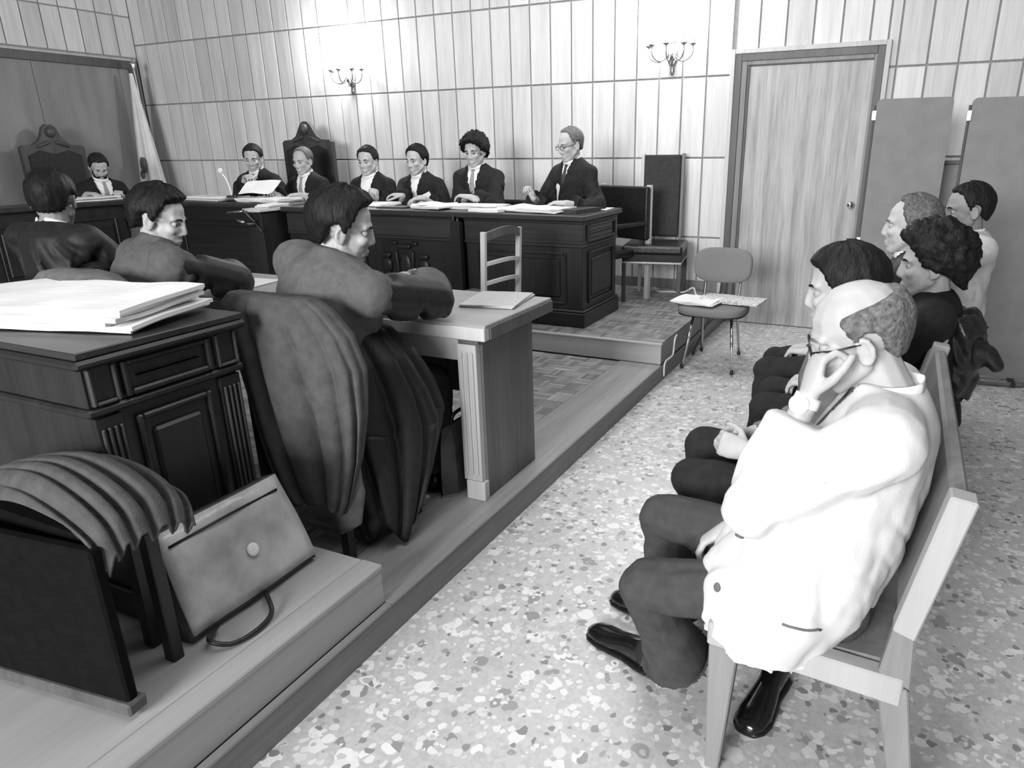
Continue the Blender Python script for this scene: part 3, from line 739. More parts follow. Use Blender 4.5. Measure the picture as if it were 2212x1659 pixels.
rel += [cap((-3.59, 4.62, 0.775), (-3.49, 4.62, 0.775), 0.02, 0.02), cap((-3.66, 4.62, 0.80), (-3.62, 4.62, 0.80), 0.016, 0.016), cap((-3.46, 4.62, 0.80), (-3.42, 4.62, 0.80), 0.016, 0.016), ell((-3.54, 4.63, 0.60), (0.06, 0.02, 0.12)), cap((-3.62, 4.625, 0.72), (-3.6, 4.625, 0.45), 0.018, 0.012), cap((-3.46, 4.625, 0.72), (-3.48, 4.625, 0.45), 0.018, 0.012)]
poly('carved_relief', 'dark_wood', j2, rel)
# top board over both units
jt = box('bench_top', 'dark_wood_h', None, -4.76, -1.965, 4.575, 5.32, ZB - 0.04, ZB, 0.006, loc=(-3.36, 4.95, ZB - 0.04)); tag(jt, 'long dark wooden worktop running along the judges\' bench', 'worktop')
# black strip put in for the dark gap between the units
cb_ = thing('dark_gap_strip', 'narrow black upright column in the joint of the judges\' bench', 'filler', (-3.0, 4.59, Z2))
box('strip', 'black_metal', cb_, -3.045, -2.965, 4.55, 4.60, Z2, ZB - 0.065, 0.003)
poly('strip_stub', 'black_metal', cb_, [cap((-3.02, 4.56, ZB - 0.065), (-3.02, 4.56, ZB - 0.03), 0.012, 0.010), cap((-2.985, 4.56, ZB - 0.065), (-2.985, 4.56, ZB - 0.05), 0.012, 0.010)])
# clerk's section set back on the left, and wing desk along the side
j3 = thing('judge_desk', 'dark set-back bench section under the desk microphone', 'desk', (-5.7, 5.1, Z2))
box('carcass', 'darker_wood', j3, -6.40, -4.98, 4.82, 5.40, Z2, ZB - 0.045, 0.004)
panel_y(j3, 'darker_wood', -6.3, -5.1, 4.82, Z2 + 0.16, ZB - 0.16)
box('desk_top', 'dark_wood_h', j3, -6.44, -4.95, 4.77, 5.42, ZB - 0.045, ZB, 0.012)
j4 = thing('side_desk', 'small dark desk with a pale top edge between bench sections', 'desk', (-4.85, 4.65, Z2))
box('carcass', 'dark_wood', j4, -4.95, -4.80, 4.40, 4.76, Z2, ZB - 0.04, 0.003) 
box('desk_top', 'table_light', j4, -4.96, -4.77, 4.36, 4.765, ZB - 0.03, ZB - 0.004, 0.004)
j5 = thing('judge_desk', 'dark wing desk before the bearded man by the side door', 'desk', (-7.4, 4.4, Z2))
box('carcass', 'darker_wood', j5, -7.32, -7.12, 3.45, 4.80, Z1, ZB - 0.045, 0.004)
panel_x(j5, 'darker_wood', 3.6, 4.7, -7.12, 0.40, ZB - 0.16)
box('desk_top', 'dark_wood_h', j5, -7.50, -7.07, 3.40, 4.86, ZB - 0.045, ZB, 0.010)
# pale lawyers' table
t1 = thing('lawyer_table', 'pale wooden table with fluted end leg, before the robed lawyers', 'table', (-2.6, 2.5, Z1))
ZT = 0.87
box('table_top', 'table_top', t1, -4.05, -1.365, 2.23, 2.805, ZT - 0.016, ZT, 0.003)
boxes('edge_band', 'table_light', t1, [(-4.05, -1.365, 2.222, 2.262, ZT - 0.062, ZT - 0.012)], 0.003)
boxes('edge_band', 'table_shaded', t1, [(-1.41, -1.360, 2.263, 2.81, ZT - 0.062, ZT - 0.012), (-4.05, -1.41, 2.77, 2.81, ZT - 0.062, ZT - 0.012)], 0.003)
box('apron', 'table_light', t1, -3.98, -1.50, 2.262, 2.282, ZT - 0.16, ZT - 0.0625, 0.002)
box('end_panel', 'table_shaded', t1, -1.455, -1.41, 2.275, 2.70, Z1, ZT - 0.0625, 0.003)
lg = pilaster(t1, 'table_light', -1.503, -1.418, 2.24, 2.274, Z1 + 0.085, ZT - 0.085, 'y', 3, 'table_light')
box('leg_foot', 'table_light', t1, -1.493, -1.405, 2.236, 2.2745, Z1, Z1 + 0.084, 0.003)
box('leg_cap', 'table_shaded', t1, -1.50, -1.41, 2.245, 2.2745, ZT - 0.084, ZT - 0.0625, 0.002)
box('end_panel', 'table_shaded', t1, -3.99, -3.945, 2.275, 2.70, Z1, ZT - 0.0625, 0.003)
box('back_panel', 'table_shaded', t1, -3.94, -1.456, 2.66, 2.685, Z1 + 0.3, ZT - 0.0625, 0.003)
# near dark desk
t2 = thing('panelled_desk', 'dark carved desk with fluted pilasters under the big paper pile', 'desk', (-2.4, 1.25, Z2))
ZD = 1.04
box('carcass', 'dark_wood', t2, -3.6, -1.81, 1.02, 1.475, Z2, ZD - 0.045, 0.003)
box('desk_top', 'dark_wood_h', t2, -3.7, -1.775, 0.995, 1.500, ZD - 0.020, ZD, 0.003)
box('desk_edge', 'darker_wood', t2, -3.68, -1.765, 0.985, 1.507, ZD - 0.045, ZD - 0.021, 0.008)
box('frieze', 'dark_wood', t2, -3.6, -1.800, 1.012, 1.480, ZD - 0.155, ZD - 0.045, 0.003)
box('frieze_moulding', 'dark_wood', t2, -3.6, -1.788, 1.002, 1.490, ZD - 0.178, ZD - 0.155, 0.006)
for y0, y1 in ((1.40, 1.475), (1.02, 1.095)):
    pilaster(t2, 'dark_wood', -1.81, -1.798, y0, y1, Z2 + 0.10, ZD - 0.185, 'x', 4, 'carved_wood')
    blk = box('corner_block', 'dark_wood', t2, -1.800, -1.794, y0, y1, ZD - 0.15, ZD - 0.05, 0.002)
    w = 0.010
    boxes('block_moulding', 'carved_wood', blk, [(-1.794, -1.784, y0, y0 + w, ZD - 0.15, ZD - 0.05), (-1.794, -1.784, y1 - w, y1, ZD - 0.15, ZD - 0.05), (-1.794, -1.784, y0 + w, y1 - w, ZD - 0.15, ZD - 0.14)], 0.003)
panel_x(t2, 'dark_wood', 1.13, 1.37, -1.81, Z2 + 0.15, ZD - 0.21)
panel_x(t2, 'dark_wood', 1.11, 1.385, -1.80, ZD - 0.15, ZD - 0.05, 'frieze_panel')
box('plinth', 'darker_wood', t2, -3.61, -1.785, 1.005, 1.485, Z2, Z2 + 0.09, 0.005)

# ------------------------------------------------------------------ papers
def sheet(label, mat, c, w, d, th, ang, cat='paper', name='paper_sheet', group=None, wav=0.004, lift=0.0, parts=1, tilt=0, seed=0, spread=0.006):
    """a loose pile of sheets; every leaf group is its own layer"""
    root = thing(name, label, cat, c, group) if parts > 1 else None
    rr = random.Random(seed * 31 + 5)
    for p in range(parts):
        n = 8; vs = []; fs = []
        dx, dy, da = (rr.uniform(-spread, spread), rr.uniform(-spread, spread), math.radians(rr.uniform(-4, 4))) if parts > 1 else (0, 0, 0)
        z0 = c[2] + p * th; a = math.radians(ang) + da
        for s_ in (0, 1):
            for i in range(n + 1):
                for j in range(n + 1):
                    u = (i / n - 0.5) * w; v = (j / n - 0.5) * d
                    z = z0 + (th * 0.92 if s_ else 0.0) + wav * (0.5 + 0.5 * math.sin(u * 23 + seed * 2.1 + p) * math.cos(v * 17 + seed)) + lift * (i / n) ** 3 + tilt * (j / n)
                    vs.append((c[0] + dx + u * math.cos(a) - v * math.sin(a), c[1] + dy + u * math.sin(a) + v * math.cos(a), z))
        q = (n + 1) ** 2; id_ = lambda s_, i, j: s_ * q + i * (n + 1) + j
        for i in range(n):
            for j in range(n):
                fs.append((id_(1, i, j), id_(1, i + 1, j), id_(1, i + 1, j + 1), id_(1, i, j + 1))); fs.append((id_(0, i, j), id_(0, i, j + 1), id_(0, i + 1, j + 1), id_(0, i + 1, j)))
        for i in range(n):
            fs.append((id_(0, i, 0), id_(0, i + 1, 0), id_(1, i + 1, 0), id_(1, i, 0))); fs.append((id_(0, i + 1, n), id_(0, i, n), id_(1, i, n), id_(1, i + 1, n)))
            fs.append((id_(0, 0, i + 1), id_(0, 0, i), id_(1, 0, i), id_(1, 0, i + 1))); fs.append((id_(0, n, i), id_(0, n, i + 1), id_(1, n, i + 1), id_(1, n, i)))
        o = link('leaf_bundle' if parts > 1 else name, mesh_of(vs, fs), mat, root, None if root else c)
        if not root: tag(o, label, cat, group)
    return root or o
ptop = ZB + 0.001
sheet('thick sloping pile of white papers on the near dark desk', 'white_paper', (-2.10, 1.25, ZD + 0.001), 0.50, 0.34, 0.012, 12, 'papers', 'paper_pile', parts=6, wav=0.008, seed=1, spread=0.025, tilt=0.01)
sheet('second white paper pile on the near dark desk, half out of view', 'white_paper', (-2.55, 1.28, ZD + 0.001), 0.28, 0.36, 0.012, -6, 'papers', 'paper_pile', parts=4, wav=0.005, seed=2, spread=0.015)
sheet('flat grey document folder on the pale lawyers\' table', 'folder_grey', (-1.545, 2.645, ZT + 0.001), 0.24, 0.30, 0.006, 10, 'folder', 'document_folder', parts=2, wav=0.002, seed=3, spread=0.003)
sheet('white sheet under the writing hand on the lawyers\' table', 'white_paper', (-2.98, 2.56, ZT + 0.001), 0.30, 0.22, 0.003, 8, 'papers', 'paper_sheet', wav=0.002, seed=4)
# judges' papers, from the aisle end
sheet('dark bound book at the aisle end of the judges\' worktop', 'dark_book', (-2.13, 4.87, ptop), 0.16, 0.32, 0.028, -12, 'book', 'bound_book', wav=0.0, seed=5)
sheet('white sheet at the very corner of the judges\' worktop', 'white_paper', (-2.06, 5.16, ptop), 0.12, 0.2, 0.003, 4, 'papers', 'paper_sheet', wav=0.001, seed=6)
sheet('big open white file before the grey-haired judge in glasses', 'white_paper', (-2.45, 4.84, ptop), 0.52, 0.30, 0.010, -10, 'papers', 'open_file', parts=3, wav=0.010, seed=7, spread=0.03)
sheet('white bundle lying at the worktop edge near the black column', 'white_paper', (-2.79, 4.66, ptop), 0.26, 0.10, 0.022, -3, 'papers', 'paper_bundle', wav=0.003, seed=8)
sheet('long white papers before the curly-haired judge', 'white_paper', (-3.00, 4.92, ptop), 0.42, 0.22, 0.010, 4, 'papers', 'paper_pile', parts=3, wav=0.006, seed=9, spread=0.03)
sheet('rumpled white papers in front of the fourth judge', 'white_paper', (-3.34, 4.80, ptop), 0.30, 0.22, 0.012, -6, 'papers', 'paper_pile', parts=3, wav=0.012, seed=10, spread=0.03)
sheet('white notes with a dark folder edge under the clasped hands', 'white_paper', (-4.02, 4.90, ptop), 0.36, 0.26, 0.012, 5, 'papers', 'paper_pile', parts=2, wav=0.006, seed=11, spread=0.02)
sheet('thin dark folder beside the notes under clasped hands', 'dark_book', (-3.72, 4.78, ptop), 0.26, 0.14, 0.012, 6, 'folder', 'document_folder', wav=0.001, seed=12)
sheet('white sheet at the worktop edge below the clasped hands', 'white_paper', (-4.06, 4.66, ptop), 0.34, 0.08, 0.003, 2, 'papers', 'paper_sheet', wav=0.001, seed=13)
sheet('stacked white papers in front of the presiding judge', 'white_paper', (-4.52, 5.0, ptop), 0.36, 0.28, 0.012, 3, 'papers', 'paper_pile', parts=3, wav=0.005, seed=14, spread=0.03)
sheet('small white pile on the pale-edged side desk', 'white_paper', (-4.865, 4.60, ZB - 0.003), 0.15, 0.22, 0.012, 4, 'papers', 'paper_pile', parts=2, wav=0.003, seed=15, spread=0.01)
sheet('spread of white papers around the microphone base', 'white_paper', (-5.35, 5.02, ptop), 0.50, 0.32, 0.012, 2, 'papers', 'paper_pile', parts=3, wav=0.006, seed=16, spread=0.05)
sheet('white papers at the side-wall end of the set-back bench', 'white_paper', (-6.05, 5.05, ptop), 0.55, 0.34, 0.012, -3, 'papers', 'paper_pile', parts=3, wav=0.006, seed=17, spread=0.05)
sheet('long low white pile before the bearded man', 'white_paper', (-7.29, 4.55, ptop), 0.32, 0.52, 0.012, 3, 'papers', 'paper_pile', parts=3, wav=0.005, seed=18, spread=0.02)

# ------------------------------------------------------------------ microphone and fittings
mc = thing('desk_microphone', 'slim gooseneck microphone with pale foam head on the set-back bench', 'microphone', (-5.70, 4.92, ZB))
poly('base', 'black_metal', mc, [loft([((-5.70, 4.92, ZB + 0.040), V(0.05, 0, 0), V(0, 0.05, 0)), ((-5.70, 4.92, ZB + 0.055), V(0.045, 0, 0), V(0, 0.045, 0))], 20)])
nk = spline([(-5.70, 4.92, ZB + 0.055), (-5.71, 4.92, ZB + 0.12), (-5.74, 4.92, ZB + 0.20), (-5.77, 4.91, ZB + 0.25)], 14)
poly('neck', 'white_plastic', mc, tube_mesh(nk, 0.007, 8)); poly('head', 'white_plastic', mc, [ell((-5.785, 4.905, ZB + 0.275), (0.024, 0.024, 0.028))])
ms = thing('clamp_microphone', 'dark boom microphone clamped to the front of the bench', 'microphone', (-4.88, 4.36, 0.93))
poly('arm', 'steel', ms, [tube_mesh([(-5.10, 4.33, 1.015), (-4.90, 4.345, 1.035)], 0.008), tube_mesh([(-5.0, 4.33, 0.955), (-4.93, 4.345, 0.94)], 0.010)])
poly('clamp', 'black_metal', ms, [cap((-4.92, 4.345, 1.03), (-4.85, 4.37, 0.95), 0.016, 0.012), cap((-4.90, 4.35, 0.93), (-4.86, 4.38, 0.93), 0.022, 0.022), cap((-4.86, 4.38, 0.94), (-4.80, 4.385, 0.87), 0.010, 0.008)])

# ------------------------------------------------------------------ sconces, flag
def sconce(x, z, label, e):
    y = YW - 0.016
    r = thing('wall_sconce', label, 'wall lamp', (x, y, z))
    poly('backplate', 'brass', r, [ell((x, y - 0.012, z), (0.045, 0.014, 0.10)), ell((x, y - 0.012, z - 0.12), (0.02, 0.012, 0.04)), ell((x, y - 0.012, z + 0.11), (0.03, 0.012, 0.04))])
    poly('hub', 'brass', r, [ell((x, y - 0.06, z - 0.01), (0.035, 0.035, 0.04)), cap((x, y - 0.02, z), (x, y - 0.07, z), 0.014, 0.018), cap((x, y - 0.06, z - 0.04), (x, y - 0.06, z - 0.09), 0.014, 0.005)])
    for a in (-170, -135, -90, -45, -10):
        c, s_ = math.cos(math.radians(a)), math.sin(math.radians(a)); R_ = 0.19
        if a in (-170, -10): s_ *= 1.0
        p = lambda t, h: V(x + c * R_ * t, y - 0.06 + s_ * R_ * t * (0.72 if abs(s_) > .3 else .4), z + h)
        arm = poly('arm', 'brass', r, tube_mesh(spline([p(0.1, 0), p(0.45, -0.055), p(0.8, -0.045), p(1.0, 0.0), p(1.0, 0.05)], 14), 0.0065, 8))
        tip = p(1.0, 0.05)
        poly('drip_cup', 'brass', arm, [loft([(tip, V(0.008, 0, 0), V(0, 0.008, 0)), (tip + V(0, 0, 0.014), V(0.03, 0, 0), V(0, 0.03, 0)), (tip + V(0, 0, 0.018), V(0.03, 0, 0), V(0, 0.03, 0))], 14)])
        poly('candle', 'white_plastic', arm, [cap(tip + V(0, 0, 0.02), tip + V(0, 0, 0.085), 0.011, 0.011)])
        poly('lit_bulb', 'bulb', arm, [loft([(tip + V(0, 0, 0.09 + h), V(q, 0, 0), V(0, q, 0)) for h, q in ((0, 0.007), (0.012, 0.014), (0.025, 0.015), (0.045, 0.008), (0.058, 0.002))], 10)])
    l = bpy.data.lights.new('sconce_light', 'POINT'); l.energy = e; l.shadow_soft_size = 0.08
    o = bpy.data.objects.new('sconce_light', l); COL.objects.link(o); o.location = (x, y - 0.17, z + 0.26)
sconce(-5.32, 2.20, 'brass candle sconce glowing on the wall above the tall carved chair', 62)
sconce(-1.91, 2.22, 'brass candle sconce on the wall close to the door', 36)
fg = thing('flag', 'pale furled flag hanging from a staff in the wall corner', 'flag', (-8.28, 6.0, Z2))
poly('staff', 'steel', fg, [cap((-8.24, 6.05, Z2), (-8.27, 6.05, 2.42), 0.014, 0.012), cap((-8.27, 6.05, 2.40), (-8.27, 6.05, 2.46), 0.012, 0.030), cap((-8.27, 6.05, 2.46), (-8.27, 6.05, 2.52), 0.028, 0.004)])
poly('foot', 'black_metal', fg, [loft([((-8.24, 6.05, Z2), V(0.16, 0, 0), V(0, 0.16, 0)), ((-8.24, 6.05, Z2 + 0.03), V(0.14, 0, 0), V(0, 0.14, 0)), ((-8.24, 6.05, Z2 + 0.08), V(0.03, 0, 0), V(0, 0.03, 0))], 20)])
vs = []; fs = []; n = 40; rws = 20
for j in range(rws + 1):
    t = j / rws; z = 2.36 - 1.22 * t; w = 0.02 + 0.13 * t
    for i in range(n):
        a = 2 * math.pi * i / n; q = 1 + 0.22 * math.sin(7 * a + 2 * t) * min(1, 3 * t)
        vs.append((-8.265 + 0.06 * t + w * q * math.cos(a), 6.0 - 0.02 * t + 0.09 * t * q * math.sin(a) + 0.02 * math.sin(a), z - 0.10 * t * max(0, math.cos(a - 0.5))))
for j in range(rws):
    for i in range(n):
        k = (i + 1) % n; fs.append((j * n + i, (j + 1) * n + i, (j + 1) * n + k, j * n + k))
fc = link('cloth', mesh_of(vs, fs), 'flag_cloth', fg, smooth=True)
poly('crest', 'flag_dark', fc, [ell((-8.17, 5.865, 1.36), (0.05, 0.02, 0.09)), ell((-8.22, 5.87, 1.25), (0.03, 0.02, 0.05))])

# ------------------------------------------------------------------ chairs
def local(c, yaw):
    a = math.radians(yaw); F = V(math.cos(a), math.sin(a), 0); R_ = V(math.sin(a), -math.cos(a), 0); c = np.array(c, float)
    return lambda u, v, z: c + R_ * u + F * v + V(0, 0, z)
def lbox(name, mat, parent, g, u0, u1, v0, v1, z0, z1, bev=0.004, lean=0.0, seg=2, dz=0.0):
    """box in a chair's own frame; lean moves the top backwards; dz raises +u side"""
    bm = bmesh.new(); vs = add_box(bm, u0, u1, v0, v1, z0, z1, bev, seg=seg)
    for v in bm.verts:
        u, w, z = v.co; w -= lean * (z - z0); v.co = Vector(g(u, w, z))
    return link(name, bm_mesh(bm), mat, parent, smooth=False)
def extrude_outline(name, mat, parent, g, pts, v0, v1, lean=0.0, bev=0.006):
    bm = bmesh.new(); z0 = min(p[1] for p in pts)
    f = bm.faces.new([bm.verts.new(Vector((p[0], v0, p[1]))) for p in pts])
    r = bmesh.ops.extrude_face_region(bm, geom=[f]); nv = [e for e in r['geom'] if isinstance(e, bmesh.types.BMVert)]
    bmesh.ops.translate(bm, vec=(0, v1 - v0, 0), verts=nv)
    for v in bm.verts:
        u, w, z = v.co; v.co = Vector(g(u, w - lean * (z - z0), z))
    return link(name, bm_mesh(bm), mat, parent)
def crest_chair(c, yaw, label, w=0.33, h=1.34, top=1.52):
    r = thing('carved_chair', label, 'chair', c); g = local(c, yaw)
    half = [(-w, 0.46), (-w, h - 0.02), (-w + 0.03, h), (-w * 0.62, h + 0.005), (-w * 0.42, h + 0.04), (-w * 0.30, h + 0.10), (-w * 0.2, top - 0.03), (-w * 0.08, top)]
    pts = half + [(-u, z) for u, z in reversed(half)]
    bk = extrude_outline('backrest', 'carved_wood', r, g, pts, -0.30, -0.25)
    inner = [(-w + 0.06, 0.56), (-w + 0.06, h - 0.10), (-w * 0.45, h - 0.05), (0, h - 0.09), (w * 0.45, h - 0.05), (w - 0.06, h - 0.10), (w - 0.06, 0.56)]
    extrude_outline('back_leather', 'leather_dark', bk, g, inner, -0.25, -0.232)
    poly('carved_crest', 'carved_wood', bk, [ell(g(0, -0.245, top - 0.075), (0.05, 0.05, 0.055)), cap(g(-0.16, -0.245, h - 0.01), g(-0.05, -0.245, h + 0.03), 0.014, 0.02), cap(g(0.16, -0.245, h - 0.01), g(0.05, -0.245, h + 0.03), 0.014, 0.02)])
    lbox('seat', 'leather_dark', r, g, -w + 0.02, w - 0.02, -0.25, 0.24, 0.38, 0.44, 0.015)
    for u in (-w + 0.03, w - 0.07):
        for v in (-0.29, 0.19): lbox('leg', 'carved_wood', r, g, u, u + 0.045, v, v + 0.045, 0, 0.39, 0.004)
        lbox('armrest', 'carved_wood', r, g, u, u + 0.05, -0.27, 0.22, 0.62, 0.655, 0.01); lbox('arm_post', 'carved_wood', r, g, u + 0.005, u + 0.04, 0.16, 0.2, 0.38, 0.63, 0.004)
    return r
crest_chair((-5.67, 5.68, Z2), -90, 'tall carved chair with a pointed crest behind the presiding judge')
crest_chair((-8.02, 4.95, Z2), 0, 'tall carved chair with a rounded crest behind the bearded man', 0.33, 1.32, 1.53)
def plain_chair(c, yaw, label, top=0.80, w=0.22, group=None, seat=0.44):
    r = thing('dark_chair', label, 'chair', c, group); g = local(c, yaw)
    lbox('seat', 'leather_dark', r, g, -w, w, -0.2, 0.22, seat - 0.06, seat, 0.015)
    lbox('backrest', 'leather_dark', r, g, -w, w, -0.24, -0.20, seat + 0.1, top, 0.012)
    for u in (-w, w - 0.04):
        lbox('leg', 'chair_mid', r, g, u, u + 0.04, 0.17, 0.21, 0, seat - 0.06, 0.004)
        lbox('back_leg', 'chair_mid', r, g, u, u + 0.04, -0.245, -0.205, 0, top - 0.02, 0.004)
    return r
for x, y, l in ((-3.30, 5.60, 'dark low chair under the curly-haired judge'), (-3.91, 5.62, 'dark low chair under the fourth judge'), (-4.45, 5.62, 'dark low chair under the judge with pointing hands')):
    plain_chair((x, y, Z2), -90, l)
plain_chair((-6.02, 5.62, Z2), -90, 'dark low chair under the judge holding up papers')
# chair of the grey-haired judge: dark back and arm seen past the bench end
fc_ = thing('dark_armchair', 'dark armchair of the grey-haired judge at the bench end', 'chair', (-2.22, 5.62, Z2)); g = local((-2.22, 5.62, Z2), -110)
lbox('seat', 'leather_black', fc_, g, -0.25, 0.25, -0.2, 0.24, 0.38, 0.44, 0.015)
bk = lbox('backrest', 'leather_black', fc_, g, -0.27, 0.27, -0.26, -0.20, 0.50, 0.93, 0.015)
for u in (-0.27, 0.23):
    lbox('leg', 'chair_mid', fc_, g, u, u + 0.04, 0.18, 0.22, 0, 0.38, 0.004)
    lbox('back_leg', 'chair_light', fc_, g, u, u + 0.04, -0.275, -0.235, 0, 0.94, 0.004)
    lbox('armrest', 'leather_black', fc_, g, u, u + 0.045, -0.22, 0.22, 0.62, 0.655, 0.008)
# empty high-backed chair against the wall
hb = thing('high_backed_chair', 'empty high-backed dark leather chair between bench and door', 'chair', (-1.86, 5.86, Z2)); g = local((-1.86, 5.86, Z2), -80)
lbox('backrest', 'leather_dark', hb, g, -0.155, 0.155, -0.30, -0.25, 0.50, 1.17, 0.008, 0.06)
for u, nm in ((-0.185, 'back_post'), (0.158, 'back_post')): lbox(nm, 'chair_light' if u > 0 else 'chair_mid', hb, g, u, u + 0.027, -0.305, -0.24, 0.0, 1.18, 0.003, 0.06)  # one post paler: its lit front is put into the colour
lbox('seat', 'leather_black', hb, g, -0.25, 0.25, -0.25, 0.24, 0.40, 0.47, 0.02, 0, 3)
lbox('seat_apron', 'leather_dark', hb, g, -0.245, 0.245, -0.24, 0.235, 0.34, 0.40, 0.004)
lbox('seat_rail', 'chair_light', hb, g, -0.245, 0.245, -0.235, 0.237, 0.325, 0.34, 0.003)
for u in (-0.245, 0.215): lbox('leg', 'chair_mid', hb, g, u, u + 0.03, 0.20, 0.235, 0, 0.33, 0.003)
lbox('back_leg', 'black_metal', hb, g, -0.245, -0.205, -0.26, -0.22, 0, 0.41, 0.003, -0.0)
# light ladder-back chair beyond the lawyers' table
lb = thing('ladder_back_chair', 'pale ladder-back wooden chair beyond the lawyers\' table', 'chair', (-2.45, 3.98, Z1)); g = local((-2.48, 3.98, Z1), 170)
H_ = 0.90
for u in (-0.185, 0.160): lbox('back_post', 'chair_light', lb, g, u, u + 0.025, -0.20, -0.165, 0, H_, 0.003, 0.05)
for z, hh in ((H_ - 0.035, 0.05), (0.70, 0.022), (0.58, 0.022)):
    vs = []; fs = []
    n = 12
    for i in range(n + 1):
        t = i / n; u = -0.175 + 0.35 * t; b_ = 0.045 * math.sin(math.pi * t); zz = z + (0.035 if hh > 0.04 else 0.02) * math.sin(math.pi * t)
        for dv, dz in ((-0.01, -hh / 2), (0.01, -hh / 2), (0.01, hh / 2), (-0.01, hh / 2)): vs.append(g(u, -0.185 - 0.05 * z - b_ + dv, zz + dz))
    for i in range(n):
        for k in range(4): fs.append((i * 4 + k, i * 4 + (k + 1) % 4, (i + 1) * 4 + (k + 1) % 4, (i + 1) * 4 + k))
    fs += [(3, 2, 1, 0), (n * 4, n * 4 + 1, n * 4 + 2, n * 4 + 3)]
    bm = bmesh.new(); me = mesh_of(vs, fs); bm.from_mesh(me); link('back_rail' if hh < 0.04 else 'top_rail', bm_mesh(bm), 'chair_mid' if hh > 0.04 else 'chair_light', lb)
lbox('seat', 'chair_mid', lb, g, -0.2, 0.2, -0.18, 0.22, 0.43, 0.455, 0.006)
for u in (-0.19, 0.16): lbox('leg', 'chair_mid', lb, g, u, u + 0.03, 0.17, 0.20, 0, 0.43, 0.003)

# chrome chair with grey upholstery
cc = thing('chrome_chair', 'grey upholstered chair with chrome tube legs holding newspapers', 'chair', (-1.12, 4.98, 0))
seat = [ (0.0, 1.0)]
def pad(name, mat, parent, c, U, W, Nn, hw, hd, th, n=32, pw=3.2, bow=0.0):
    """rounded-rectangle cushion: superellipse outline, domed"""
    vs = []; fs = []; rings = [(-0.5, 0.94), (-0.3, 1.0), (0.3, 1.0), (0.46, 0.93), (0.5, 0.6)]
    c = np.array(c, float); U = nrm(U); W = nrm(W); Nn = nrm(Nn)
    for h, s_ in rings:
        for i in range(n):
            a = 2 * math.pi * i / n; x = math.copysign(abs(math.cos(a)) ** (2 / pw), math.cos(a)) * hw * s_; y = math.copysign(abs(math.sin(a)) ** (2 / pw), math.sin(a)) * hd * s_
            vs.append(c + U * x + W * y + Nn * (th * h + bow * (x / hw) ** 2))
    k = len(rings)
    for j in range(k - 1):
        for i in range(n): fs.append((j * n + i, j * n + (i + 1) % n, (j + 1) * n + (i + 1) % n, (j + 1) * n + i))
    fs.append(tuple(range(n))[::-1]); fs.append(tuple((k - 1) * n + i for i in range(n)))
    me = mesh_of(vs, fs); bm = bmesh.new(); bm.from_mesh(me); return link(name, bm_mesh(bm), mat, parent, smooth=True)
pad('seat', 'chair_fabric', cc, (-1.11, 4.88, 0.430), (1, 0, 0), (0, 1, 0), (0, 0, 1), 0.235, 0.225, 0.055)
pad('seat_shell', 'black_metal', cc, (-1.11, 4.89, 0.400), (1, 0, 0), (0, 1, 0), (0, 0, 1), 0.232, 0.222, 0.012)
pad('backrest', 'chair_fabric', cc, (-1.115, 5.145, 0.685), (1, 0, 0), (0, 0.18, 1), (0, -1, 0.18), 0.205, 0.125, 0.05, bow=0.03)
pad('back_shell', 'black_metal', cc, (-1.115, 5.175, 0.685), (1, 0, 0), (0, 0.18, 1), (0, -1, 0.18), 0.20, 0.12, 0.012, bow=0.03)
for x0, y0, x1, y1 in ((-1.285, 4.75, -1.22, 4.78), (-0.925, 4.73, -0.96, 4.77)):
    lg_ = poly('front_leg', 'chrome', cc, tube_mesh([(x0, y0, 0.02), (x1, y1, 0.40)], 0.011, 10)); poly('rubber_foot', 'black_metal', lg_, [cap((x0, y0, 0.012), (x0, y0, 0.022), 0.014, 0.013)])
for x0, x1 in ((-1.27, -1.235), (-0.985, -0.985)):
    lg_ = poly('rear_leg', 'steel', cc, tube_mesh(spline([(x0, 5.25, 0.02), (x1, 5.08, 0.40), (x1, 5.10, 0.48), (x1, 5.155, 0.62)], 14), 0.010, 10)); poly('rubber_foot', 'black_metal', lg_, [cap((x0, 5.25, 0.012), (x0, 5.25, 0.022), 0.014, 0.013)])
sheet('folded white newspaper on the front of the chrome chair seat', 'white_paper', (-1.20, 4.86, 0.460), 0.30, 0.26, 0.008, -12, 'newspaper', 'folded_newspaper', parts=3, wav=0.010, seed=31, spread=0.02)
sheet('printed newspaper pile sticking out past the chrome chair seat', 'print_paper', (-1.00, 4.96, 0.462), 0.42, 0.20, 0.009, -4, 'newspaper', 'folded_newspaper', parts=3, wav=0.008, seed=32, spread=0.02)
# white cable and black cable by the wall
poly_ = poly('power_cable', 'white_plastic', None, tube_mesh(spline([(-1.95, 6.15, Z2 + 0.03), (-1.90, 6.1, Z2 + 0.008), (-1.80, 6.12, Z2 + 0.008), (-1.66, 6.08, Z2 + 0.02), (-1.58, 6.10, Z2 + 0.06), (-1.54, 6.06, Z2 + 0.01), (-1.45, 5.98, Z2 + 0.008), (-1.40, 5.9, Z2 + 0.008)], 40), 0.009, 8), loc=(-1.7, 6.1, Z2)); tag(poly_, 'white power cable lying along the foot of the panelled wall', 'cable')
q = poly('power_cable', 'white_plastic', None, tube_mesh(spline([(-1.322, 4.72, Z2 - 0.01), (-1.318, 4.66, Z2 - 0.03), (-1.318, 4.64, Z1 + 0.04), (-1.314, 4.60, Z1 + 0.012), (-1.316, 4.46, Z1 + 0.010), (-1.318, 4.43, Z1 - 0.02), (-1.318, 4.43, 0.03)], 30), 0.006, 8), loc=(-1.318, 4.6, Z1)); tag(q, 'white cable clipped down the side of the platform steps', 'cable')
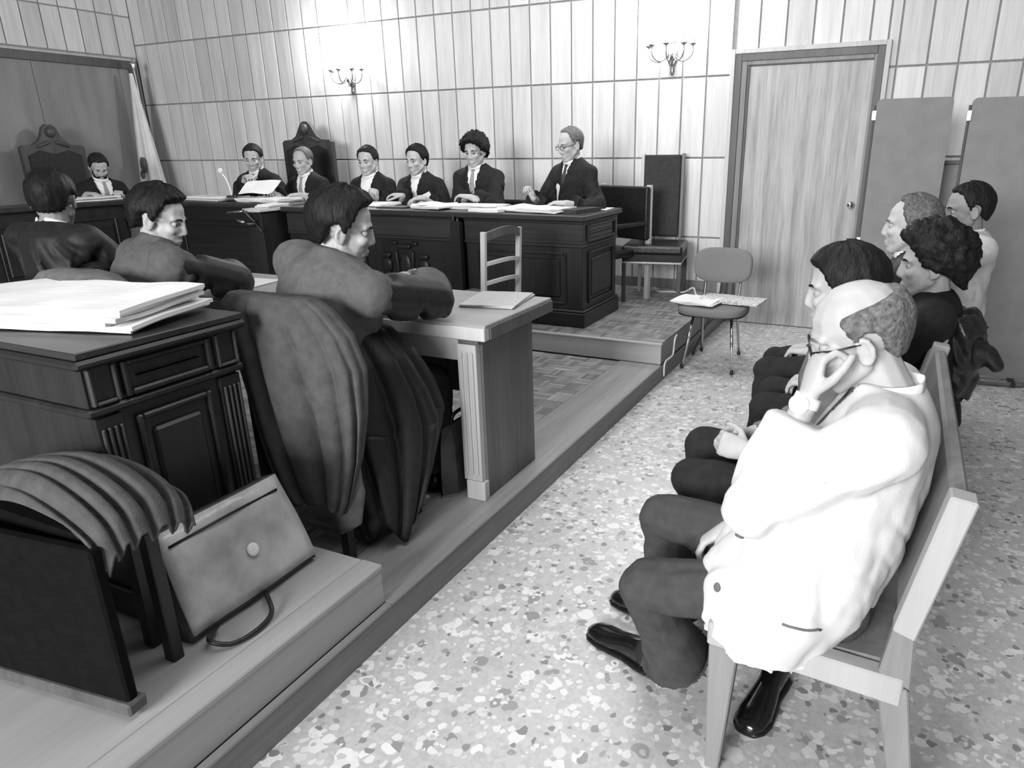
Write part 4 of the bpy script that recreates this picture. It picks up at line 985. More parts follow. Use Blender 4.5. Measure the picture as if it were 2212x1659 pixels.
q = poly('power_cable', 'black_metal', None, tube_mesh(spline([(-1.52, 5.95, 0.5), (-1.42, 6.05, 0.62), (-1.36, 6.2, 0.55), (-1.30, 5.9, 0.30), (-1.30, 5.6, 0.20), (-1.31, 5.3, 0.06), (-1.30, 5.1, 0.012)], 30), 0.008, 8), loc=(-1.4, 5.8, 0.2)); tag(q, 'black cable hanging behind the chrome chair', 'cable')

# ------------------------------------------------------------------ screens
def screen(label, x0, x1, y, z1, leaf_mat='screen_grey'):
    r = thing('folding_screen', label, 'screen', ((x0 + x1) / 2, y, 0))
    vs = []; rr = 0.03
    pts = [(x0, 0.03), (x1, 0.03)] + [(x1 - rr + rr * math.cos(t), z1 - rr + rr * math.sin(t)) for t in np.linspace(0, math.pi / 2, 6)] + [(x0 + rr - rr * math.sin(t), z1 - rr + rr * math.cos(t)) for t in np.linspace(0, math.pi / 2, 6)]
    lf_ = extrude_outline('leaf', leaf_mat, r, lambda u, v, z: V(u, y + v, z), pts, 0, 0.035)
    box('edge_strip', 'screen_dark', lf_, x0 - 0.016, x0 - 0.001, y + 0.002, y + 0.033, 0.03, z1 - 0.04, 0.002)
    box('hinge', 'steel', lf_, x0 - 0.022, x0 + 0.004, y - 0.006, y + 0.012, z1 - 0.13, z1 - 0.07, 0.002)
    box('hinge', 'steel', lf_, x0 - 0.022, x0 + 0.004, y - 0.006, y + 0.012, z1 - 0.93, z1 - 0.89, 0.002)
    boxes('foot', 'black_metal', r, [(x0 + 0.05, x0 + 0.08, y - 0.12, y + 0.16, 0, 0.03), (x1 - 0.08, x1 - 0.05, y - 0.12, y + 0.16, 0, 0.03)], 0.004)
    return r
screen('grey folding screen standing against the door edge', -0.245, 0.205, 5.45, 1.775)
screen('wide grey folding screen behind the man in a light shirt', 0.30, 0.855, 5.28, 1.755)
s3 = thing('low_partition', 'low grey partition glimpsed between the two folding screens', 'screen', (0.3, 5.75, 0))
box('leaf', 'screen_grey', s3, 0.08, 0.50, 5.74, 5.77, 0.02, 1.36, 0.004); box('top_rail', 'frame_dark', s3, 0.07, 0.51, 5.732, 5.778, 1.36, 1.385, 0.004)
boxes('foot', 'black_metal', s3, [(0.12, 0.15, 5.65, 5.85, 0, 0.02), (0.43, 0.46, 5.65, 5.85, 0, 0.02)], 0.002)
s4 = thing('shaded_leaf', 'black curtain standing in for a shaded leaf past the wide folding screen', 'backing', (1.3, 5.75, 0))  # black sheet drawn for a screen leaf that is dark in shadow
vs = []; fs = []
for i in range(41):
    x = 0.75 + 1.3 * i / 40; y = 5.85 + 0.03 * math.sin(i * 1.3)
    for z in (0.02, 1.62): vs += [(x, y, z), (x, y + 0.01, z)]
for i in range(40):
    a = i * 4; b_ = a + 4; fs += [(a, b_, b_ + 2, a + 2), (a + 1, a + 3, b_ + 3, b_ + 1), (a + 2, b_ + 2, b_ + 3, a + 3), (a, a + 1, b_ + 1, b_)]
fs += [(0, 2, 3, 1), (160, 161, 163, 162)]
link('cloth', mesh_of(vs, fs), 'leather_black', s4, smooth=False); poly('rail', 'black_metal', s4, [cap((0.72, 5.855, 1.63), (2.08, 5.855, 1.63), 0.012, 0.012)])
q = poly('floor_hose', 'coat_light', None, tube_mesh(spline([(0.40, 5.18, 0.015), (0.6, 5.15, 0.018), (0.85, 5.2, 0.016), (1.0, 5.35, 0.016), (1.2, 5.7, 0.03)], 30), 0.014, 8), loc=(0.7, 5.2, 0)); tag(q, 'grey hose lying on the floor at the foot of the screens', 'hose')

# ------------------------------------------------------------------ visitors' benches
def bench(y0, y1, label, ny):
    r = thing('wooden_bench', label, 'bench', (-0.05, (y0 + y1) / 2, 0)); SZ = 0.42
    for y in (y0, y1 - 0.045):
        def q(pts, name, mat, a=0.0, b_=0.045):
            bm = bmesh.new(); f = bm.faces.new([bm.verts.new((p[0], y + a, p[1])) for p in pts]); e = bmesh.ops.extrude_face_region(bm, geom=[f])
            bmesh.ops.translate(bm, vec=(0, b_, 0), verts=[v for v in e['geom'] if isinstance(v, bmesh.types.BMVert)]); bmesh.ops.bevel(bm, geom=list(bm.edges), offset=0.004, segments=1, affect='EDGES')
            return link(name, bm_mesh(bm), mat, r)
        q([(-0.275, 0), (-0.240, 0), (-0.215, SZ - 0.045), (-0.285, SZ - 0.045)], 'front_leg', 'bench_wood_mid')
        q([(-0.29, SZ - 0.046), (0.135, SZ - 0.075), (0.135, SZ - 0.005), (-0.29, SZ + 0.015)], 'seat_rail', 'bench_wood')
        q([(0.165, 0), (0.21, 0), (0.146, SZ - 0.03), (0.080, SZ - 0.02)], 'rear_leg', 'bench_wood_mid', 0.003, 0.04)
        q([(0.082, SZ - 0.004), (0.150, SZ - 0.03), (0.140, SZ + 0.12), (0.100, SZ + 0.14)], 'post_base', 'bench_wood_mid', 0.004, 0.037)
        q([(0.095, SZ + 0.115), (0.140, SZ + 0.10), (0.205, 0.855), (0.155, 0.862)], 'back_post', 'bench_wood', -0.004, 0.053)
    bm = bmesh.new(); add_box(bm, -0.265, 0.12, y0 + 0.046, y1 - 0.046, SZ - 0.045, SZ + 0.0, 0.01); link('seat', bm_mesh(bm), 'bench_wood_mid', r)
    bm = bmesh.new(); add_box(bm, 0.10, 0.135, y0 + 0.05, y1 - 0.05, SZ + 0.12, 0.845, 0.008)
    for v in bm.verts: v.co.x += (v.co.z - SZ - 0.12) * 0.20
    link('backrest', bm_mesh(bm), 'bench_wood_mid', r)
    return r
bench(1.415, 2.66, 'near wooden bench carrying the bald man in the white jacket', 2)
bench(2.74, 4.45, 'farther wooden bench with a black jacket over its end post', 3)

# ------------------------------------------------------------------ chairs behind the lawyers, coats on them
def lawyer_chair(c, yaw, label, w=0.2):
    r = thing('wooden_chair', label, 'chair', c); g = local(c, yaw)
    lbox('seat', 'leather_dark', r, g, -w, w, -0.2, 0.2, 0.40, 0.45, 0.012)
    for u in (-w, w - 0.035):
        lbox('leg', 'dark_wood', r, g, u, u + 0.035, 0.16, 0.195, 0, 0.40, 0.003); lbox('back_leg', 'dark_wood', r, g, u, u + 0.035, -0.215, -0.18, 0, 0.86, 0.003)
    lbox('backrest', 'leather_dark', r, g, -w + 0.035, w - 0.035, -0.21, -0.185, 0.55, 0.87, 0.006)
    return r
lawyer_chair((-1.80, 1.87, Z1), 88, 'dark wooden chair of the nearest robed lawyer, under the hanging coat')
lawyer_chair((-2.82, 1.90, Z1), 90, 'dark wooden chair of the writing lawyer, with a coat over its back')
lawyer_chair((-3.48, 1.90, Z1), 90, 'dark wooden chair of the lawyer half out of view')
def coat(label, secs, mat, pleats=14, amp=0.85, seed=1, name='coat', box_=2.6):
    """cloth hung over a chair back: closed shell with long folds that open downwards"""
    rr = random.Random(seed); vs = []; fs = []; n, m_ = 180, 70
    zs = [q[0] for q in secs][::-1]; f_ = lambda z, k: float(np.interp(z, zs, [q[k] for q in secs][::-1]))
    z0, z1 = zs[0], zs[-1]; p1_, p2_, p3_ = rr.uniform(0, 6), rr.uniform(0, 6), rr.uniform(0, 6)
    for j in range(m_ + 1):
        t = j / m_; z = z1 - (z1 - z0) * t; cx, cy, a, b_ = [f_(z, k) for k in (1, 2, 3, 4)]
        for i in range(n):
            th = 2 * math.pi * i / n; c, s_ = math.cos(th), math.sin(th)
            x = math.copysign(abs(c) ** (2 / box_), c); y = math.copysign(abs(s_) ** (2 / box_), s_)
            ph = pleats * th + p1_ + 1.6 * math.sin(2 * th + p2_) + 0.9 * math.sin(3.1 * t + p3_ + th)
            pl = (1 - abs(math.sin(ph / 2))) ** 1.8; g_ = amp * (0.10 + 0.9 * min(1, t * 1.6)) * (0.45 + 0.55 * math.sin(1.7 * th + p3_) ** 2)
            k_ = 1 - g_ * pl * 0.12
            vs.append((cx + a * x * k_ + 0.012 * math.sin(5 * t + 2 * th + p1_), cy + y * (b_ * (1 - g_ * pl * 1.6) + 0.010 * math.sin(4 * t + 3 * th + p2_)), z + 0.012 * math.sin(3 * th + p2_) * t))
    for j in range(m_):
        for i in range(n):
            k = (i + 1) % n; fs.append((j * n + i, (j + 1) * n + i, (j + 1) * n + k, j * n + k))
    fs.append(tuple(range(n))); fs.append(tuple(m_ * n + i for i in range(n))[::-1])
    cx, cy = secs[0][1], secs[0][2]
    r = thing(name, label, 'coat', (cx, cy, z0)); me = mesh_of(vs, fs)
    bm = bmesh.new(); bm.from_mesh(me); bpy.data.meshes.remove(me); link('cloth', bm_mesh(bm), mat, r, smooth=True)
    return r
c1 = coat('long grey overcoat hanging over the back of the nearest lawyer\'s chair',
     [(1.06, -1.82, 1.655, 0.17, 0.05), (1.025, -1.81, 1.655, 0.225, 0.07), (0.95, -1.775, 1.65, 0.265, 0.078), (0.85, -1.735, 1.645, 0.265, 0.08), (0.70, -1.71, 1.64, 0.235, 0.075), (0.55, -1.695, 1.635, 0.20, 0.07), (0.40, -1.69, 1.63, 0.155, 0.06), (0.345, -1.69, 1.63, 0.125, 0.05)], 'coat_cloth', seed=2)
me = skin_over([loft([(V(-1.60, 1.665, 0.62), V(0.06, 0, 0), V(0, 0.04, 0)), (V(-1.60, 1.665, 0.40), V(0.085, 0, 0), V(0, 0.05, 0)), (V(-1.615, 1.665, 0.27), V(0.07, 0, 0), V(0, 0.045, 0)), (V(-1.64, 1.665, 0.22), V(0.03, 0, 0), V(0, 0.03, 0))], 20)], 0.008, 3)
link('coat_tail', wrinkle(me, 0.015, [((1, 0, 0), 20), ((0, 1, 0), 6), ((0, 0, 1), 3)], 5), 'coat_light', c1, smooth=True)
coat('pale grey coat over the chair back beside the big paper pile',
     [(1.085, -2.80, 1.66, 0.10, 0.03), (1.07, -2.80, 1.66, 0.20, 0.055), (1.03, -2.80, 1.66, 0.265, 0.075), (0.95, -2.79, 1.66, 0.285, 0.085), (0.85, -2.79, 1.66, 0.28, 0.085), (0.6, -2.79, 1.66, 0.26, 0.08), (0.45, -2.79, 1.66, 0.24, 0.07)], 'coat_light', seed=6, pleats=11, amp=0.55)

# ------------------------------------------------------------------ near dark chair with a folded gown, briefcases
nc = thing('upholstered_stool', 'dark skirted seat in the near corner under a folded grey gown', 'chair', (-1.80, 0.80, Z2)); SZ = 0.70
rt_ = (math.radians(7), 'Z', (-1.50, 0.76, 0.3))
box('skirt_panel', 'leather_skirt', nc, -2.16, -1.465, 0.750, 0.780, 0.30, SZ, 0.006, rot=rt_)
box('bottom_rail', 'chair_mid', nc, -2.16, -1.455, 0.740, 0.790, Z2 + 0.012, 0.305, 0.005, rot=rt_)
box('seat', 'leather_skirt', nc, -2.14, -1.52, 0.785, 0.975, SZ - 0.06, SZ, 0.01)
for x, y in ((-1.56, 0.94), (-1.66, 0.955), (-2.12, 0.93)): box('leg', 'darker_wood', nc, x - 0.018, x + 0.018, y - 0.016, y + 0.016, Z2, SZ - 0.06, 0.003)
poly('finial', 'chair_mid', nc, [ell((-2.13, 0.80, SZ + 0.05), (0.03, 0.03, 0.03)), cap((-2.13, 0.80, SZ), (-2.13, 0.80, SZ + 0.04), 0.015, 0.015)])
gw = thing('folded_gown', 'pleated dark grey gown folded on the seat in the near corner', 'gown', (-1.72, 0.88, SZ))
vs = []; fs = []; na_, nb_ = 60, 90
for i in range(na_ + 1):
    t = i / na_
    q = spline([(-2.05, SZ + 0.03), (-1.9, SZ + 0.085), (-1.72, SZ + 0.12), (-1.58, SZ + 0.105), (-1.48, SZ + 0.06), (-1.445, SZ - 0.01)], na_ + 1)[i]
    hw = 0.10 + 0.025 * math.sin(math.pi * t)
    for j in range(nb_ + 1):
        b_ = j / nb_ - 0.5; ph = 34 * b_ + 5 * t + 1.2 * math.sin(7 * b_ + 3 * t)
        pl = (1 - abs(math.sin(ph / 2))) ** 2; am = 0.030 * min(1, max(0, (t - 0.25) * 2.2)) + 0.006
        z = q[1] - am * pl - 0.07 * (abs(b_) * 2) ** 3 * (1 - 0.5 * t)
        vs.append((q[0] + 0.02 * b_ - am * 0.4 * pl * t, 0.885 + hw * 2 * b_, max(z, SZ + 0.002) if q[0] < -1.53 else z))
for i in range(na_):
    for j in range(nb_): fs.append((i * (nb_ + 1) + j, (i + 1) * (nb_ + 1) + j, (i + 1) * (nb_ + 1) + j + 1, i * (nb_ + 1) + j + 1))
o = link('cloth', mesh_of(vs, fs), 'coat_cloth', gw, smooth=True); sm = o.modifiers.new('thick', 'SOLIDIFY'); sm.thickness = 0.006
# big briefcase leaning on the desk side
bc = thing('leather_briefcase', 'large worn leather briefcase with a bright round lock, leaning on the step', 'briefcase', (-1.58, 1.22, Z2))
ca, sa = math.cos(math.radians(22)), math.sin(math.radians(22))
def bcp(u, v, w): return V(-1.545 - v * sa - w * ca, 1.0 + u, Z2 + 0.006 + v * ca - w * sa + 0.012)        # u along, v up the leaning face, w thickness
vs = []; fs = []; nu, nv = 14, 10
def slab(w0, w1, bul, u0=0.0, u1=0.44, v0=0.0, v1=0.30, r=0.02):
    P = []
    for s_, w in ((0, w0), (1, w1)):
        for i in range(nu + 1):
            for j in range(nv + 1):
                a, b_ = i / nu, j / nv; u = u0 + (u1 - u0) * a; v = v0 + (v1 - v0) * b_
                edge = min(a, 1 - a, b_, 1 - b_); k = min(1, edge * 6)
                u += 0.012 * (0.5 - b_) * (1 if a > 0.5 else -1) * 1.2
                P.append(bcp(u, v, w + (-(bul * k) if s_ == 0 else bul * 0.3 * k) + 0.004 * math.sin(9 * a + 5 * b_)))
    q = (nu + 1) * (nv + 1); id_ = lambda s_, i, j: s_ * q + i * (nv + 1) + j; F_ = []
    for i in range(nu):
        for j in range(nv): F_.append((id_(0, i, j), id_(0, i + 1, j), id_(0, i + 1, j + 1), id_(0, i, j + 1))); F_.append((id_(1, i, j), id_(1, i, j + 1), id_(1, i + 1, j + 1), id_(1, i + 1, j)))
    for i in range(nu): F_.append((id_(0, i, 0), id_(1, i, 0), id_(1, i + 1, 0), id_(0, i + 1, 0))); F_.append((id_(0, i, nv), id_(0, i + 1, nv), id_(1, i + 1, nv), id_(1, i, nv)))
    for j in range(nv): F_.append((id_(0, 0, j), id_(0, 0, j + 1), id_(1, 0, j + 1), id_(1, 0, j))); F_.append((id_(0, nu, j), id_(1, nu, j), id_(1, nu, j + 1), id_(0, nu, j + 1)))
    return P, F_
body_ = poly('body', 'leather_case_dark', bc, slab(0.012, 0.085, 0.004))
fl_ = poly('flap', 'leather_case', bc, slab(-0.002, 0.010, 0.012, 0.004, 0.436, 0.012, 0.298))
poly('seam_strip', 'leather_black', fl_, tube_mesh([bcp(0.03, 0.255, -0.012), bcp(0.2, 0.258, -0.016), bcp(0.40, 0.255, -0.012)], 0.004, 6))
poly('lock', 'watch_face', fl_, [ell(bcp(0.24, 0.135, -0.020), (0.006, 0.020, 0.020), [nrm(bcp(0, 0, 1) - bcp(0, 0, 0)), nrm(bcp(1, 0, 0) - bcp(0, 0, 0)), nrm(bcp(0, 1, 0) - bcp(0, 0, 0))])])
hp = spline([bcp(0.06, 0.0, 0.0), V(-1.50, 1.0, Z2 + 0.03), V(-1.455, 1.03, Z2 + 0.012), V(-1.44, 1.10, Z2 + 0.012), V(-1.46, 1.17, Z2 + 0.012), V(-1.50, 1.20, Z2 + 0.03), bcp(0.23, 0.0, 0.0)], 26)
poly('handle', 'leather_black', bc, tube_mesh(hp, 0.007, 8))
# small case under the lawyers' table
sc_ = thing('leather_briefcase', 'dark leather briefcase standing under the lawyers\' table beside its leg', 'briefcase', (-1.585, 2.36, Z1))
poly('body', 'leather_case_dark', sc_, [loft([(V(-1.585, 2.37, Z1 + z), V(a, 0, 0), V(0, b_, 0)) for z, a, b_ in ((0.0, 0.05, 0.165), (0.012, 0.062, 0.178), (0.10, 0.062, 0.178), (0.22, 0.050, 0.17), (0.29, 0.022, 0.155), (0.30, 0.012, 0.15))], 8)], smooth=False)
poly('handle', 'leather_black', sc_, tube_mesh(spline([(-1.585, 2.28, Z1 + 0.295), (-1.585, 2.31, Z1 + 0.335), (-1.585, 2.40, Z1 + 0.335), (-1.585, 2.43, Z1 + 0.295)], 14), 0.008, 8))
poly('base_rim', 'steel', sc_, [loft([(V(-1.585, 2.37, Z1 + z), V(a, 0, 0), V(0, a + 0.118, 0)) for z, a in ((0.001, 0.064), (0.012, 0.066))], 8)], smooth=False)

# ------------------------------------------------------------------ the people
def D(w, d=None, n=(0, 0, -1), curl=35, **k):
    r = dict(w=w, n=V(*n), curl=curl); 
    if d is not None: r['d'] = V(*d)
    r.update(k); return r
JG = dict(shoulder_drop=0.10, shoulder_w=0.175, top_mat='black_cloth', sleeve=(0.075, 0.095, 0.095), vox=0.0065, gvox=0.012, foldamp=0.03)
# judges, from the aisle end
person('grey-haired judge in glasses and black robe at the aisle end', (-2.39, 5.28, 1.515), -112, 10, 0, (-122, -14, 0),
       {'R': D((-2.60, 5.06, 1.13), (-0.3, -0.3, 0.9), (-0.4, -0.9, 0), 75), 'L': D((-2.28, 4.96, 1.105), (-0.9, -0.35, 0.05), (0, 0, -1), 30)},
       hair=('receding', 0.010, 'hair_grey'), glasses=True, seed=11, tie='tie_dark', vdepth=0.16, vwidth=0.05, **JG)
person('curly dark-haired judge in black robe with folded arms', (-3.30, 5.36, 1.475), -88, 10, 0, (-86, -12, 0),
       {'R': D((-3.24, 5.10, 1.115), (0.9, -0.2, 0.15), (0, 0, -1), 35), 'L': D((-3.16, 5.04, 1.13), (-0.95, -0.1, 0.1), (0, 0, -1), 35)},
       hair=('curly', 0.034, 'hair_black'), seed=12, tie='tie_grey', **JG)
person('judge with short dark hair in black robe, fourth from the tall carved chair', (-3.91, 5.38, 1.405), -90, 12, 0, (-95, -8, 0),
       {'R': D((-3.86, 5.08, 1.125), (-0.95, -0.15, 0.08), (0, 0, -1), 30), 'L': D((-3.66, 5.12, 1.10), (-0.6, -0.6, 0), (0, 0, -1), 30)},
       hair=('short', 0.016, 'hair_black'), seed=13, tie=None, vdepth=0.2, vwidth=0.055, **JG)
P_ = person('judge in black robe with pale jabot and raised fingers, beside the paper notes', (-4.45, 5.38, 1.40), -90, 12, 0, (-80, -8, 0),
       {'L': D((-4.17, 5.06, 1.13), (0.7, -0.4, 0.45), (0, -0.3, -1), 55), 'R': D((-4.55, 5.12, 1.10), (0.6, -0.6, 0), (0, 0, -1), 30)},
       hair=('short', 0.014, 'hair_dark'), seed=14, tie=None, vdepth=0.34, vwidth=0.075, **JG)
person('presiding judge in black robe and tie before the tall carved chair', (-5.30, 5.46, 1.40), -90, 10, 0, (-85, -10, 0),
       {'R': D((-5.42, 5.20, 1.105), (0.6, -0.6, 0)), 'L': D((-5.12, 5.20, 1.105), (-0.6, -0.6, 0))},
       hair=('receding', 0.010, 'hair_grey'), seed=15, tie='tie_grey', vdepth=0.28, vwidth=0.075, **JG)
person('robed judge holding up white papers beside the microphone', (-5.86, 5.38, 1.43), -82, 12, 0, (-60, -16, 0),
       {'R': D((-5.74, 5.14, 1.26), (0.9, -0.35, 0.15), (0.2, 0.2, -1), 35), 'L': D((-5.45, 5.16, 1.135), (0.6, -0.5, 0.1), (0, 0, -1), 35)},
       hair=('short', 0.014, 'hair_dark'), seed=16, tie='tie_dark', **JG)
hp_ = sheet('white sheets held up by the robed judge near the microphone', 'white_paper', (-5.47, 5.06, 1.125), 0.30, 0.22, 0.004, 20, 'papers', 'held_papers', parts=2, wav=0.012, tilt=0.10, seed=40, spread=0.03)
person('bearded man in dark gown reading at the wing desk', (-7.62, 4.97, 1.36), -12, 12, 0, (-22, -34, 0),
       {'L': D((-7.34, 4.95, 1.10), (0.7, -0.6, 0.2), (0, 0, -1), 40), 'R': D((-7.36, 4.62, 1.115), (0.9, 0.2, 0), (0, 0, -1), 30)},
       hair=('short', 0.015, 'hair_dark'), beard='hair_dark', seed=17, tie='tie_grey', vdepth=0.36, vwidth=0.085, **JG)

# lawyers at the pale table
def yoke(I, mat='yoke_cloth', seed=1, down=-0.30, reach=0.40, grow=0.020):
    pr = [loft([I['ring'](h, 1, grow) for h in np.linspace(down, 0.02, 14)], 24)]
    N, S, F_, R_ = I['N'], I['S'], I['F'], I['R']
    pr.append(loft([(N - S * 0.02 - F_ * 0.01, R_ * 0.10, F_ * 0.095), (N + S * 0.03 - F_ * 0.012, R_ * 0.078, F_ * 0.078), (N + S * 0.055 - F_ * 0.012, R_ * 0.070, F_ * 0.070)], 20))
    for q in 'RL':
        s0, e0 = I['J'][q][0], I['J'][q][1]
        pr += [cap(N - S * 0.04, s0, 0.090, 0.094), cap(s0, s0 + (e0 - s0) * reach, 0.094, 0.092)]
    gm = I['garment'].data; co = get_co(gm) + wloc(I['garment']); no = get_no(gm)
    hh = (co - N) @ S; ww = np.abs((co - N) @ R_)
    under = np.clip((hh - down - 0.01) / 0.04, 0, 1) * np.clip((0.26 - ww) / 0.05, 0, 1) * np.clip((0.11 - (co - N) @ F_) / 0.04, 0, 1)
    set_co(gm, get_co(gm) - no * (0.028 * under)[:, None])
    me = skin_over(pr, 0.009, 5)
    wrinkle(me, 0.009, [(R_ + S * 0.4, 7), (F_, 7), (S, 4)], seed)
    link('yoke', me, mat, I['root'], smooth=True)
LW = dict(top_mat='black_cloth2', sleeve=(0.088, 0.096, 0.09), gvox=0.009, foldamp=0.075, top_name='gown')
Hh = person('robed lawyer with grey yoke seated at the pale table, nearest the aisle', (-1.745, 1.955, 1.245), 78, 12, 11, (42, -14, -8),
       {'R': D((-1.735, 2.40, 0.975), (-0.75, 0.55, 0.35), (-0.5, -0.3, -0.8), 55, e=(-1.575, 2.185, 0.955)), 'L': D((-1.93, 2.36, 0.97), (0.55, 0.75, 0.3), (0.4, 0, -0.9), 55)},
       legs={'R': ((-1.66, 2.30, 0.60), (-1.66, 2.28, 0.23), (-1.64, 2.50, Z1)), 'L': ((-1.88, 2.32, 0.60), (-1.90, 2.30, 0.23), (-1.90, 2.52, Z1))},
       vox=0.005, hair=('swept', 0.020, 'hair_black'), seed=21, shirt=False, trousers='trouser_black', neck_side=0.035, shoulder_w=0.20, **LW)
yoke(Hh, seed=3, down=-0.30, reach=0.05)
vs = []; fs = []; nt_, nz_ = 150, 44
SK = [(0.135, -1.585, 1.85, 0.095, 0.10), (0.22, -1.605, 1.89, 0.125, 0.145), (0.33, -1.63, 1.94, 0.15, 0.195), (0.45, -1.655, 1.975, 0.18, 0.235), (0.56, -1.675, 1.99, 0.20, 0.245), (0.68, -1.69, 1.97, 0.20, 0.215), (0.80, -1.71, 1.94, 0.185, 0.17), (0.90, -1.76, 1.93, 0.15, 0.12), (0.93, -1.78, 1.93, 0.10, 0.08)]
for j in range(nz_ + 1):
    t = j / nz_; z = 0.135 + (0.93 - 0.135) * t
    cx, cy, a, b_ = [np.interp(z, [q[0] for q in SK], [q[k] for q in SK]) for k in (1, 2, 3, 4)]
    for i in range(nt_):
        th = 2 * math.pi * i / nt_; ph = th * 11 + 2.6 * t + 0.8 * math.sin(3 * th)
        pl = (1 - abs(math.sin(ph / 2))) ** 1.5; am = 0.30 * (1 - t) ** 0.7 + 0.03
        r_ = 1.06 - am * pl + 0.05 * math.sin(5 * th + 4 * t)
        vs.append((cx + a * r_ * math.cos(th), cy + b_ * r_ * math.sin(th), z + (0.05 * math.sin(2 * th + 0.6) ** 2 * (1 - t) * 2 if t < 0.5 else 0)))
for j in range(nz_):
    for i in range(nt_):
        k = (i + 1) % nt_; fs.append((j * nt_ + i, j * nt_ + k, (j + 1) * nt_ + k, (j + 1) * nt_ + i))
fs.append(tuple(range(nt_))[::-1])
me = mesh_of(vs, fs)
link('gown_skirt', me, 'black_cloth2', Hh['root'], smooth=True)
Ii = person('dark-haired lawyer with grey yoke writing at the pale table', (-2.80, 2.04, 1.235), 72, 22, 0, (30, -18, 0),
       {'R': D((-2.90, 2.38, 0.945), (0.1, 0.95, -0.1), (-0.2, 0.1, -1), 45, e=(-2.60, 2.17, 0.965)), 'L': D((-3.10, 2.42, 0.93), (0.5, 0.8, 0), (0, 0, -1), 25)},
       vox=0.0055, hair=('swept', 0.022, 'hair_black'), seed=22, shirt=False, **LW)
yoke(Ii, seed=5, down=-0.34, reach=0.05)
Jj = person('lawyer in black gown half lost in the dark at the table end', (-3.46, 2.02, 1.30), 95, 10, 0, (130, -10, 0),
       {'R': D((-3.40, 2.40, 0.94), (0, 0.95, 0)), 'L': D((-3.66, 2.40, 0.94), (0.3, 0.9, 0))},
       hair=('short', 0.016, 'hair_black'), skin='skin_mid', seed=23, shirt=False, **LW)

# visitors on the benches, facing the platform
KS = [(-0.63, 0.235, 0.175, -0.045, 0.14), (-0.50, 0.24, 0.21, -0.04, 0.115), (-0.36, 0.22, 0.19, -0.02, 0.07), (-0.20, 0.21, 0.16, 0, 0.025), (-0.08, 0.20, 0.125, 0, 0), (-0.02, 0.135, 0.095, 0, 0.0), (0.025, 0.075, 0.075, 0, 0.01)]
Kk = person('bald man in a white jacket on the near bench, chin on his hand', (-0.055, 1.63, 1.105), 180, -6, 0, (186, -20, 6),
       {'L': D((-0.135, 1.535, 0.975), (0.10, 0.30, 0.95), (0.75, 0.35, -0.1), 62, e=(-0.215, 1.47, 0.735)), 'R': D((-0.30, 1.72, 0.54), (-0.75, -0.2, -0.6), (-0.3, -0.2, -0.9), 40, e=(-0.09, 1.88, 0.66))},
       legs={'L': ((-0.485, 1.535, 0.41), (-0.425, 1.66, 0.115), (-0.745, 1.79, 0.0)), 'R': ((-0.525, 1.80, 0.475), (-0.50, 1.92, 0.115), (-0.745, 1.99, 0.0))},
       vox=0.0045, gvox=0.008, top_name='jacket', top_mat='white_jacket', hair=('bald', 0.014, 'hair_grey'), glasses=True, seed=31, secs=KS, tie='tie_dark', sleeve=(0.088, 0.080, 0.070), trousers='trouser_grey',
       foldamp=0.018, neck=0.125, neck_back=0.085, sleeve_cut=0.055, vdepth=0.34, vwidth=0.05, shoulder_w=0.175)
w = np.array(Kk['J']['L'][2]); e = np.array(Kk['J']['L'][1]); wd = nrm(w - e); u, v = frame(wd)
wt = poly('wristwatch', 'watch_face', Kk['root'], [loft([(w - wd * 0.012, u * 0.031, v * 0.029), (w + wd * 0.012, u * 0.030, v * 0.028)], 20), ell(w + V(-0.012, -0.030, 0.0), (0.022, 0.010, 0.022))])
from mathutils.bvhtree import BVHTree
def fit(o, p):
    off = wloc(o); me_ = o.data
    bt = BVHTree.FromPolygons([tuple(v.co) for v in me_.vertices], [tuple(f.vertices) for f in me_.polygons])
    l_, n_, _, _ = bt.find_nearest(Vector(np.array(p) - off)); return np.array(l_) + off, np.array(n_)
for p in ((-0.245, 1.44, 0.64), (-0.285, 1.42, 0.53)):
    l_, n_ = fit(Kk['garment'], p); u, v = frame(n_)
    poly('jacket_button', 'coat_light', Kk['garment'], [ell(l_ + n_ * 0.002, (0.011, 0.011, 0.004), [u, v, n_])])
pk = []
for t in np.linspace(0, 1, 8):
    l_, n_ = fit(Kk['garment'], (-0.12 + 0.10 * t, 1.37, 0.52 - 0.005 * t)); pk.append(l_ + n_ * 0.001)
poly('pocket_slit', 'coat_light', Kk['garment'], tube_mesh(pk, 0.003, 6))
Ll = person('black-haired visitor in dark trousers beside the bald man, hands clasped', (-0.125, 2.19, 1.10), 180, 4, 0, (182, -8, 0),
       {'L': D((-0.33, 2.07, 0.60), (-0.85, 0.15, 0.1), (0.2, 0.9, -0.4), 60), 'R': D((-0.36, 2.22, 0.60), (-0.75, -0.4, 0.0), (0, -0.8, -0.6), 60)},
       legs={'L': ((-0.50, 2.04, 0.49), (-0.155, 1.80, 0.125), (-0.20, 1.555, 0.0)), 'R': ((-0.53, 2.32, 0.49), (-0.48, 2.36, 0.115), (-0.74, 2.42, 0.0))},
       vox=0.0055, gvox=0.010, top_name='pullover', top_mat='sleeve_grey', hair=('mid', 0.014, 'hair_black'), seed=32, trousers='trouser_black', shirt=False, sleeve=(0.075, 0.065, 0.05), sleeve_cut=0.02, collar=False, foldamp=0.025)
VS = [(-0.50, 0.195, 0.155, 0, 0.02), (-0.36, 0.195, 0.145, 0, 0.02), (-0.22, 0.19, 0.13, 0, 0.015), (-0.12, 0.20, 0.125, 0, 0.01), (-0.05, 0.175, 0.105, 0, 0.0), (-0.005, 0.11, 0.085, 0, -0.004), (0.03, 0.066, 0.066, 0, 0.0)]
